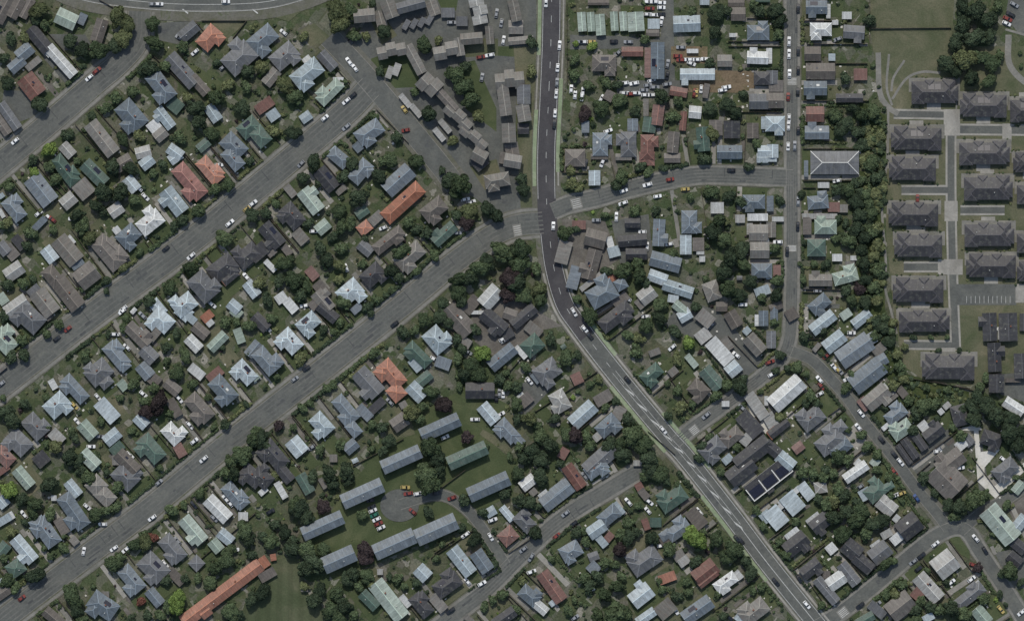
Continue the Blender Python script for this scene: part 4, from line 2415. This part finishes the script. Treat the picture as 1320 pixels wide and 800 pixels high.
    if ty == 'house' and rr.random() < .32 and k in 'hg' and h['A'] > 90 and k != 'S':
        # roof window or solar array lying on the sunny slope
        m_ = MB(); nL = rr.choice((1.2, 1.6, 4.0)); cxx = c0[0] + rr.uniform(-.15, .15) * c0[2]; cw_ = c0[3]
        y0, y1 = .14 * cw_, .14 * cw_ + (1.0 if nL < 2 else 2.0); zf = lambda q: z0 + (cw_ / 2 - q) * math.tan(pitch) + .09
        sg = 1 if math.cos(a) > 0 else -1
        m_.poly([(cxx - nL / 2, c0[1] + sg * y0, zf(y0)), (cxx + nL / 2, c0[1] + sg * y0, zf(y0)), (cxx + nL / 2, c0[1] + sg * y1, zf(y1)), (cxx - nL / 2, c0[1] + sg * y1, zf(y1))])
        for (p, q) in ((-1, 0), (1, 0)):
            xx = cxx + p * nL / 2; m_.poly([(xx, c0[1] + sg * y0, zf(y0) - .12), (xx, c0[1] + sg * y0, zf(y0)), (xx, c0[1] + sg * y1, zf(y1)), (xx, c0[1] + sg * y1, zf(y1) - .12)])
        m_.build('solar_panel' if nL > 2 else 'skylight', MPANEL if nL > 2 else rr.choice((MTRIM, MPANEL)), rf)
    if ty in ('house', 'villa', 'apartment_block') and k in 'hgV' and rr.random() < .6:
        m_ = MB(); vx, vy = c0[0] + rr.uniform(-.25, .25) * c0[2], c0[1] - c0[3] * rr.uniform(.12, .25) * rr.choice((-1, 1)); m_.box(vx, vy, z0, .35, .35, z0 + hh + .25, .4); m_.build('vent', MTRIM, rf)
    if k == 'V' and h['y'] < 210:
        for sg in (-1, 1):
            m_ = MB(); yy0, yy1, cw_ = c0[3] * .12, c0[3] * .12 + 3.0, c0[3]; zf = lambda q: z0 + (cw_ / 2 - q) * math.tan(pitch) + .12
            xa, xb = sg * 1.7 - 1.5, sg * 1.7 + 1.5
            m_.poly([(xa, c0[1] + yy0, zf(yy0)), (xb, c0[1] + yy0, zf(yy0)), (xb, c0[1] + yy1, zf(yy1)), (xa, c0[1] + yy1, zf(yy1))]); m_.build('solar_panel', MPANEL, rf)
    if k == 'S':
        tp = math.tan(pitch); l, w_ = L / 2, Wd / 2; r = l - w_
        if h['y'] > 400:
            def bar(cx_, cy_, lx, ly, z=z0 + .45):
                m_ = MB(); m_.box(cx_, cy_, z0 - .1, lx, ly, z); m_.build('parapet', MTRIM, rf)
            for sy_ in (-1, 1): bar(0, sy_ * (Wd / 2 - .2), L, .5)
            for q in (-.5, -.17, .17, .5): bar(q * (L - .5), 0, .5, Wd - .9)
            for q in (-.335, 0, .335): m_ = MB(); m_.box(q * L, 0, z0 + .1, L * .27, Wd - 2.2, z0 + .35); m_.build('solar_panel', MPANEL, rf)
        elif L > 22:   # white verges and ridges
            def rod(p, q, t=.2):
                m_ = MB(); p, q = np.array(p), np.array(q); d = (q - p) / np.linalg.norm(q - p); n_ = np.array([-d[1], d[0], 0]); n_ /= np.linalg.norm(n_)
                m_.poly([tuple(p + n_ * t), tuple(q + n_ * t), tuple(q - n_ * t), tuple(p - n_ * t)]); return m_.build('ridge_cap', MTRIM, rf)
            zt = z0 + w_ * tp + .12; o_ = o
            rod((-r, 0, zt), (r, 0, zt))
            for sx_ in (-1, 1):
                for sy_ in (-1, 1): rod((sx_ * l, sy_ * w_, z0 + .12), (sx_ * r, 0, zt))
def fpr(h, e=0): return h['x'], h['y'], h['L'] / 2 + e, h['W'] / 2 + e, R(h['a'])
FP = [fpr(h) for h in B] + [(w_[0], w_[1], w_[2] / 2, w_[3] / 2, R(w_[4])) for h in B for w_ in h['wings']]
FA = np.array(FP)
def inside(x, y, e=0.0, skip=-1):
    dx, dy = x - FA[:, 0], -(y - FA[:, 1]); c, s = np.cos(FA[:, 4]), np.sin(FA[:, 4])
    u, v = dx * c + dy * s, -dx * s + dy * c
    r = (np.abs(u) < FA[:, 2] + e) & (np.abs(v) < FA[:, 3] + e)
    if skip >= 0: r[skip] = False
    return bool(r.any())
def inpoly(x, y, P):
    r = False
    for (x1, y1), (x2, y2) in zip(P, P[1:] + P[:1]):
        if (y1 > y) != (y2 > y) and x < (x2 - x1) * (y - y1) / (y2 - y1) + x1: r = not r
    return r
BAN = [p for t, z, p in POLYS if t in ('park', 'dry', 'asph', 'palec', 'gravel', 'dirt')]
SOFTBAN = [p for t, z, p in POLYS if t in ('lawn',)]

# ---------------------------------------------------------------- lots: driveways, lawns, patios, fences, hedges
rl = random.Random(3); zc = {'lawn': .070, 'dry': .071, 'conc': .150, 'gravel': .150, 'asph': .150, 'path': .150, 'palec': .2}
def quad(t, p, u, v, a0, a1, b0, b1):
    """rectangle on the ground: u, v unit vectors in photo pixels, a along u and b along v"""
    cq = [(p[0] + u[0] * a + v[0] * b, p[1] + u[1] * a + v[1] * b) for a, b in ((a0, b0), (a1, b0), (a1, b1), (a0, b1), ((a0 + a1) / 2, (b0 + b1) / 2))]
    if t in ('lawn', 'dry') and any(inpoly(*c_, P_) for c_ in cq for P_ in BAN): return
    zc[t] += .0007 if t in ('lawn', 'dry') else .0002
    zc_ = zc[t]
    pts = [(p[0] + u[0] * a + v[0] * b, p[1] + u[1] * a + v[1] * b) for a, b in ((a0, b0), (a1, b0), (a1, b1), (a0, b1))]
    LAY.setdefault(t, MB()).poly([W(*q) + (zc_ % 1,) for q in pts])
FENCES = []; HEDGE = []
def fence(p, q, skip):
    n = max(2, int(math.dist(p, q) / 2)); pts = [(p[0] + (q[0] - p[0]) * i / n, p[1] + (q[1] - p[1]) * i / n) for i in range(n + 1)]
    run = []
    for t in pts:
        if inside(t[0], t[1], 1.0): break
        run.append(t)
    if len(run) > 6: FENCES.append((run[0], run[-1]))
for idx, h in enumerate(B):
    if h['type'] not in ('house',) or h['s'] in 'qt': continue
    if any(inpoly(h['x'], h['y'], q) for q in BAN): continue
    C = ROADC[h['s']]; i = h['i']; N = normals(C)[i]; d = h['d']
    v = np.array([h['x'], h['y']]) - C[i]; v /= np.linalg.norm(v)
    v = N if np.dot(v, N) > 0 else -N; u = np.array([-v[1], v[0]]); tw = STREETS[h['s']][2] / 2; cw = STREETS[h['s']][1] / 2
    ca = R(h['a']); ax = np.array([math.cos(ca), -math.sin(ca)]); ay = np.array([math.sin(ca), math.cos(ca)])
    he = abs(ax @ u) * h['L'] / 2 + abs(ay @ u) * h['W'] / 2; de = abs(ax @ v) * h['L'] / 2 + abs(ay @ v) * h['W'] / 2
    p = np.array([h['x'], h['y']]); s = rl.choice((-1, 1))
    if d < 85:
        f0 = -(d - tw)
        t = rl.choices(('lawn', 'dry', 'conc', None), (7, 3, 1, 1))[0]
        if t and f0 < -de - 2 and d < 55: quad(t, p, u, v, -he - 2, he + 2, max(f0 + 1, -de - 26), -de + 1)
        t = rl.choices(('lawn', 'dry', None), (7, 3, 2))[0]
        if t: quad(t, p, u, v, -he * rl.uniform(.4, 1), he * rl.uniform(.6, 1.1), de + 2, de + rl.uniform(14, 24))
        t = rl.choices(('conc', 'gravel', 'asph', 'path', None), (6, 3, 2, 5, 2))[0]
        if t and d < 60:
            o = s * (he + 3.6); wd = rl.uniform(2.4, 3.4); quad(t, p, u, v, o - wd, o + wd, f0 + 0.5, de * rl.uniform(.2, 1.3))
            quad('path', p, u, v, o - wd, o + wd, -(d - cw), f0 + .4)
        if rl.random() < .75: quad(rl.choice(('conc', 'gravel', 'path')), p, u, v, *( (he - 1, he + rl.uniform(3, 6)) if rl.random() < .5 else (-he - rl.uniform(3, 6), -he + 1)), de - rl.uniform(4, 9), de + rl.uniform(2, 6))
        for q in range(rl.randrange(1, 6)):
            a0, b0 = rl.uniform(-he - 5, he + 2), rl.choice((-de - 3, de + 1, de + 6, de + 12)); quad('palec', p, u, v, a0, a0 + rl.uniform(1, 3.2), b0, b0 + rl.uniform(1, 3))
        sd_ = s * (he + 7.6); b1 = de + rl.uniform(16, 28)
        if d < 62:
            P0, P1 = p + u * sd_ + v * (f0 + 2), p + u * sd_ + v * b1; (fence(P0, P1, idx) if rl.random() < .75 else HEDGE.append((P0, P1, .9)))
            if rl.random() < .85: P0, P1 = p - u * s * (he + 3.5) + v * (f0 + 2), p - u * s * (he + 3.5) + v * (de + 20); (fence(P0, P1, idx) if rl.random() < .6 else HEDGE.append((P0, P1, .8)))
            if rl.random() < .62: HEDGE.append((p - u * (he + 5) + v * (f0 + 1.5), p + u * (he + 3) * 1 + v * (f0 + 1.5), rl.uniform(.9, 1.5)))
    else:
        quad(rl.choice(('lawn', 'dry')), p, u, v, -he - 8, he + 2, -de - 8, de + 8)
for i, h in enumerate(VILLAS):
    u = np.array([1., 0.]); v = np.array([0., 1.]); sg = 1 if i in (5, 8, 10, 12) else -1
    quad('path', (h['x'], h['y']), u, v, -h['L'] / 2 - 1, h['L'] / 2 + 2.5, *sorted((sg * -1 * h['W'] / 2 * 0, -h['W'] / 2 - 2)))
    quad('conc', (h['x'], h['y']), u, v, -9, 9, *((h['W'] / 2 - 2, h['W'] / 2 + 7) if i in (0, 1, 4, 6, 8, 11, 12, 15) else (-h['W'] / 2 - 7, 0)))
for t, mb in LAY.items(): struct(mb.build(NAMES[t], GM[t]))
# long boundary fences the photograph shows
FENCES += [((1121, -5), (1121, 60)), ((1122, 37), (1226, 36)), ((1171, 80), (1171, 80.1)), ((1178, 488), (1250, 500)), ((731, 5), (731, 112)), ((862, 112), (862, 180)), ((915, 158), (915, 196)), ((1200, 490), (1256, 503)),
    ((128, 0), (150, 12)), ((315, 0), (315, .1)), ((780, 350), (770, 395)), ((655, 480), (690, 440)), ((690, 530), (770, 478)), ((1082, 130), (1120, 130)), ((1040, 57), (1118, 57)), ((1040, 82), (1118, 82)), ((1036, 27), (1080, 27)),
    ((560, 635), (600, 605)), ((455, 600), (520, 565)), ((560, 712), (585, 695)), ((250, 727), (330, 660)), ((835, 555), (870, 585)), ((260, 27), (318, 27)), ((252, 28), (272, 50)), ((318, 27), (300, 50))]
FENCES = sorted((f for f in FENCES if math.dist(*f) > 8), key=lambda f: -math.dist(*f))[:290]
for (p, q) in FENCES:
    L_ = math.dist(p, q) * M; x, y = W((p[0] + q[0]) / 2, (p[1] + q[1]) / 2); an = math.atan2(-(q[1] - p[1]), q[0] - p[0])
    m_ = MB(); m_.box(0, 0, 0.05, L_, .06, 1.55)
    n = max(2, int(L_ / 2.4))
    for i in range(n + 1): m_.box(-L_ / 2 + i * L_ / n, .09, 0, .11, .11, 1.62)
    m_.box(0, -.05, 1.56, L_, .16, 1.60)
    o = m_.build('fence', MFENCE, None, loc=(x, y, 0), rz=an)
    o['label'] = describe('timber fence', (p[0] + q[0]) / 2, (p[1] + q[1]) / 2); o['category'] = 'fence'; o['group'] = 'timber fences between the lots'

# ---------------------------------------------------------------- trees
def ico(n=1):
    import bmesh
    bm = bmesh.new(); bmesh.ops.create_icosphere(bm, subdivisions=n, radius=1); v = np.array([q.co[:] for q in bm.verts]); f = np.array([[w_.index for w_ in q.verts] for q in bm.faces]); bm.free(); return v, f
IV, IF = ico(2)
def crown(seed, nq, lobes=13, size=.085, core=True, tall=1.0):
    g_ = np.random.default_rng(seed); C = [(0, 0, .50, .55)]
    for i in range(lobes):
        t = g_.uniform(0, 2 * math.pi); d = g_.uniform(.30, .70); rr_ = g_.uniform(.24, .40) * (1.1 - .3 * d)
        C.append((d * math.cos(t) * g_.uniform(.85, 1.1), d * math.sin(t), .25 + (1 - d) * g_.uniform(.3, .85), rr_))
    C = np.array(C); pts = []; nr_ = []
    while len(pts) < nq:
        k = g_.choice(len(C), p=C[:, 3] ** 2 / (C[:, 3] ** 2).sum()); d = g_.normal(size=3); d /= np.linalg.norm(d)
        if d[2] < -.35: continue
        p = C[k, :3] + d * C[k, 3] * g_.uniform(.86, 1.12)
        if ((np.linalg.norm(C[:, :3] - p, axis=1) < C[:, 3] * .8).any()): continue
        pts.append(p); nr_.append(d)
    pts = np.array(pts); nr_ = np.array(nr_) + g_.normal(scale=.55, size=(nq, 3)); nr_ /= np.linalg.norm(nr_, axis=1)[:, None]
    r_ = g_.normal(size=(nq, 3)); u = np.cross(nr_, r_); u /= np.linalg.norm(u, axis=1)[:, None]; v = np.cross(nr_, u)
    sz = (size * g_.uniform(.6, 1.25, nq))[:, None]
    V = np.stack([pts + u * sz, pts + v * sz * .8, pts - u * sz, pts - v * sz * .8], 1).reshape(-1, 3); F = np.arange(nq * 4).reshape(-1, 4)
    V[:, 2] *= tall
    cv, cf = [], []
    if core:
        o = 0
        for c in C:
            q = IV * c[3] * .88 * (1 + g_.uniform(-.08, .08, (len(IV), 1))) + c[:3]; q[:, 2] *= tall; cv.append(q); cf.append(IF + o); o += len(IV)
        cv = np.concatenate(cv); cf = np.concatenate(cf)
    return V, F, cv, cf
def np_mesh(name, V, quads, tris, mats, mi=None):
    me = bpy.data.meshes.new(name); nq, nt_ = len(quads), len(tris)
    me.vertices.add(len(V)); me.vertices.foreach_set('co', np.asarray(V, np.float32).ravel())
    loops = np.concatenate([np.asarray(quads).ravel(), np.asarray(tris).ravel()]).astype(np.int32) if nt_ else np.asarray(quads).ravel().astype(np.int32)
    me.loops.add(len(loops)); me.loops.foreach_set('vertex_index', loops)
    me.polygons.add(nq + nt_); st = np.concatenate([np.arange(nq) * 4, nq * 4 + np.arange(nt_) * 3]).astype(np.int32); me.polygons.foreach_set('loop_start', st)
    if mi is not None: me.polygons.foreach_set('material_index', np.asarray(mi, np.int32))
    for m in mats: me.materials.append(m)
    me.update(calc_edges=True); return me
CROWNS = []
for i in range(9):
    V, F, cv, cf = crown(100 + i, 1500, lobes=(10, 13, 16)[i % 3], tall=(1, 1.15, .9)[i // 3])
    CROWNS.append(np_mesh('crown', np.concatenate([V, cv]), F, cf + len(V), [LM['g']]))
def trunk_mesh():
    m_ = MB()
    def limb(p, q, r0, r1, n=7):
        p, q = np.array(p, float), np.array(q, float); d = q - p; d /= np.linalg.norm(d); a_ = np.cross(d, (0.3, 1, .2)); a_ /= np.linalg.norm(a_); b_ = np.cross(d, a_)
        ring = lambda c, r: [tuple(c + r * (a_ * math.cos(t) + b_ * math.sin(t))) for t in np.linspace(0, 2 * math.pi, n + 1)[:-1]]
        A_, B_ = ring(p, r0), ring(q, r1)
        for i in range(n): m_.poly([A_[i], A_[(i + 1) % n], B_[(i + 1) % n], B_[i]])
    limb((0, 0, -.05), (.02, .01, .55), .07, .05)
    for t in range(5):
        an = t * 1.256 + .3; limb((.02, .01, .45), (.42 * math.cos(an), .42 * math.sin(an), .95), .035, .012)
    return m_.mesh('trunk', MTRUNK)
TRK = trunk_mesh()
rt = random.Random(9)
SEEN = []
for t in sorted(TREES, key=lambda q: -q[2]):
    if any(math.dist(t[:2], s[:2]) < .35 * (t[2] + s[2]) * .5 for s in SEEN): continue
    SEEN.append(t)
BIG, SMALL = SEEN[:300], SEEN[300:]
for (px, py, r, c) in BIG:
    x, y = W(px, py); rm_ = r * M * (.87 if not (1095 < px < 1150 and py < 520) else .76)
    size = 'large' if r > 16 else 'medium' if r > 12.4 else 'small'
    o = root('tree', describe('%s %s tree' % (size, LEAF[c][1]), px, py), 'tree', (x, y, 0), rt.uniform(0, 6.28), 'trees in gardens and along streets')
    k = link('trunk', TRK, o); k.scale = (rm_, rm_, rm_)
    cr = link('crown', rt.choice(CROWNS), o, (0, 0, rm_ * .42)); s_ = rt.uniform(.86, 1.16); cr.scale = (rm_ * s_, rm_ / s_ * rt.uniform(.9, 1.08), rm_ * rt.uniform(.8, 1.0))
    cr.material_slots[0].link = 'OBJECT'; cr.material_slots[0].material = LM[c]
# everything bushy that nobody could count: one mass
TPL = [crown(300 + i, 330, lobes=7, size=.15) for i in range(5)]; TPS = [crown(400 + i, 60, lobes=4, size=.30) for i in range(6)]
KEYS = list(LEAF); VV, QQ, TT, MQ, MT = [], [], [], [], []; vo = 0
def clump(tp, px, py, r, c, zs=1.0, lift=0.0):
    global vo
    V, F, cv, cf = tp; x, y = W(px, py); t = rt.uniform(0, 6.28); R_ = np.array([[math.cos(t), -math.sin(t), 0], [math.sin(t), math.cos(t), 0], [0, 0, 1]])
    A_ = np.concatenate([V, cv]) @ R_.T * np.array([r, r, r * zs]) + np.array([x, y, lift]); VV.append(A_.astype(np.float32)); QQ.append(F + vo); TT.append(cf + len(V) + vo); vo += len(A_)
    MQ.append(np.full(len(F), KEYS.index(c))); MT.append(np.full(len(cf), KEYS.index(c)))
for (px, py, r, c) in SMALL: clump(rt.choice(TPL), px, py, r * M * .90, c, .9, r * M * .25)
DR = [(STREETS[k][2] / 2, C) for k, C in ROADC.items()]
def onroad(x, y, e=0): return any((np.hypot(C[:, 0] - x, C[:, 1] - y)).min() < tw + e for tw, C in DR)
cnt = 0; k = 0
while cnt < 2300 and k < 30000:
    k += 1; x, y = rt.uniform(-25, 1345), rt.uniform(-25, 825)
    if 1143 < x and y < 505 and not (y > 490): continue
    r = rt.choice((1.4, 1.8, 2.2, 2.6, 3.2, 4.4))
    if inside(x, y, r * .45) or onroad(x, y, r * .6) or any(inpoly(x, y, q) for q in BAN): continue
    if any(inpoly(x, y, q) for q in SOFTBAN) and rt.random() < .97: continue
    clump(rt.choice(TPS if r < 5 else TPL), x, y, r * M, rt.choices('dgoyp', (7, 6, 4, .25, .5))[0], .9); cnt += 1
k = 0
while k < 230:      # creek bank scrub
    x, y = rt.uniform(1104, 1142), rt.uniform(125, 520)
    if inpoly(x, y, POLYS[3][2]) and not inside(x, y, 1): r = rt.uniform(4, 9); clump(rt.choice(TPS if r < 6 else TPL), x, y, r * M, rt.choice('ddggoo'), .8)
    k += 1
for k in range(160):
    x, y = rt.uniform(1140, 1250), rt.uniform(440, 530)
    if inpoly(x, y, POLYS[3][2]): clump(rt.choice(TPS), x, y, rt.uniform(2.5, 5) * M, rt.choice('ddgo'), .7)
for i, h in enumerate(VILLAS):
    for k in range(14):
        sx_, sy_ = rt.choice((-1, 1)), rt.choice((-1, 1)); x = h['x'] + sx_ * rt.uniform(8, h['L'] * .52); y = h['y'] + sy_ * (h['W'] / 2 + rt.uniform(1.5, 4))
        if not inside(x, y, .8) and x < 1330 and abs(x - 1226) > 8: clump(rt.choice(TPS), x, y, rt.uniform(1.1, 2.2) * M, rt.choice('dgo'), .8)
for (p, q, r) in HEDGE:
    L_ = math.dist(p, q); n = int(L_ / 2.6)
    if L_ > 60: continue
    c = rt.choice('ddggo')
    for i in range(n + 1):
        x, y = p[0] + (q[0] - p[0]) * i / max(n, 1) + rt.uniform(-.4, .4), p[1] + (q[1] - p[1]) * i / max(n, 1) + rt.uniform(-.4, .4)
        if not inside(x, y, 1) and rt.random() < .93: clump(rt.choice(TPS), x, y, r * rt.uniform(.8, 1.2) + .15, c, 1.0)
me = np_mesh('shrubbery', np.concatenate(VV), np.concatenate(QQ), np.concatenate(TT), [LM[k] for k in KEYS], np.concatenate(MQ + MT))
struct(link('shrubbery', me), 'stuff')

# ---------------------------------------------------------------- cars
def car_meshes():
    L_, w_ = 2.2, .9
    def ring(x, hw, z0, z1, tw=None): tw = tw or hw; return [(x, -hw, z0), (x, -tw, z1), (x, tw, z1), (x, hw, z0)]
    def loft(R_, mb, caps=True, mi=0):
        for a_, b_ in zip(R_, R_[1:]):
            for i in range(3): mb.poly([a_[i], b_[i], b_[i + 1], a_[i + 1]], mi=mi)
        if caps: mb.poly(R_[0][::-1], mi=mi); mb.poly(R_[-1], mi=mi)
    b = MB(); loft([ring(-2.2, .74, .35, .62, .70), ring(-2.1, .84, .25, .80, .80), ring(-1.3, .9, .22, .92, .86), ring(.9, .9, .22, .92, .86), ring(1.9, .86, .24, .76, .80), ring(2.2, .72, .32, .58, .68)], b)
    loft([ring(-1.45, .80, .9, 1.36, .64), ring(-1.0, .80, .9, 1.45, .64), ring(.15, .80, .9, 1.45, .64), ring(.35, .80, .9, 1.30, .66)], b)
    for sx_ in (-1.35, 1.35):
        for sy_ in (-.80, .80):
            T_ = np.linspace(0, 2 * math.pi, 13)[:-1]; P_ = [(sx_ + .33 * math.cos(t), .33 + .33 * math.sin(t)) for t in T_]
            b.poly([(p, sy_ + .11, q) for p, q in P_], mi=1); b.poly([(p, sy_ - .11, q) for p, q in reversed(P_)], mi=1)
            for i in range(12): p, q = P_[i], P_[(i + 1) % 12]; b.poly([(p[0], sy_ - .11, p[1]), (q[0], sy_ - .11, q[1]), (q[0], sy_ + .11, q[1]), (p[0], sy_ + .11, p[1])], mi=1)
    for sy_ in (-1, 1): b.poly([(-1.2, sy_ * .80, .96), (.3, sy_ * .80, .96), (.1, sy_ * .665, 1.38), (-1.0, sy_ * .665, 1.38)], mi=2)
    f = MB(); f.poly([(.98, -.76, .94), (.98, .76, .94), (.2, .63, 1.44), (.2, -.63, 1.44)]); f.poly([(.98, -.76, .94), (.2, -.63, 1.44), (.3, -.7, .94)]); f.poly([(.98, .76, .94), (.3, .7, .94), (.2, .63, 1.44)])
    r_ = MB(); r_.poly([(-1.85, -.74, .93), (-1.3, -.62, 1.41), (-1.3, .62, 1.41), (-1.85, .74, .93)]); r_.poly([(-1.85, -.74, .93), (-1.3, -.7, .93), (-1.3, -.62, 1.41)]); r_.poly([(-1.85, .74, .93), (-1.3, .62, 1.41), (-1.3, .7, .93)])
    return b, f.mesh('windscreen', MGLASS), r_.mesh('rear_window', MGLASS)
cb, cf_, cr_ = car_meshes(); CB = {k: cb.mesh('car', [CM[k], MTYRE, MGLASS]) for k in CARC}
rc = random.Random(4)
for (px, py, an, c) in CARS:
    if inside(px, py, -1.5): continue
    x, y = W(px, py); d, s, i = near(None, px, py); on = d < STREETS[s][2] / 2
    cc = rc.choice('WWSS') if c == 'W' and rc.random() < .55 else c
    o = link('car', CB[cc], None, (x, y, .27 if on else .16), R(an) + (math.pi if rc.random() < .5 else 0)); sc_ = rc.uniform(.96, 1.16); o.scale = (sc_, rc.uniform(1.0, 1.1), rc.uniform(.95, 1.25))
    link('windscreen', cf_, o); link('rear_window', cr_, o)
    o['label'] = describe('%s car%s' % (CARC[cc][1], ' on road' if on else ' parked'), px, py); o['category'] = 'car'; o['group'] = 'cars parked and driving in the suburb'
print('COUNTS', {t: sum(h['type'] == t for h in B) for t in GROUPS}, len(BIG), len(SMALL), len(FENCES), len(CARS))
bad = [o['label'] for o in SC.objects if 'label' in o and not 4 <= len(o['label'].split()) <= 16]; print('LONG', len(bad), bad[:5])
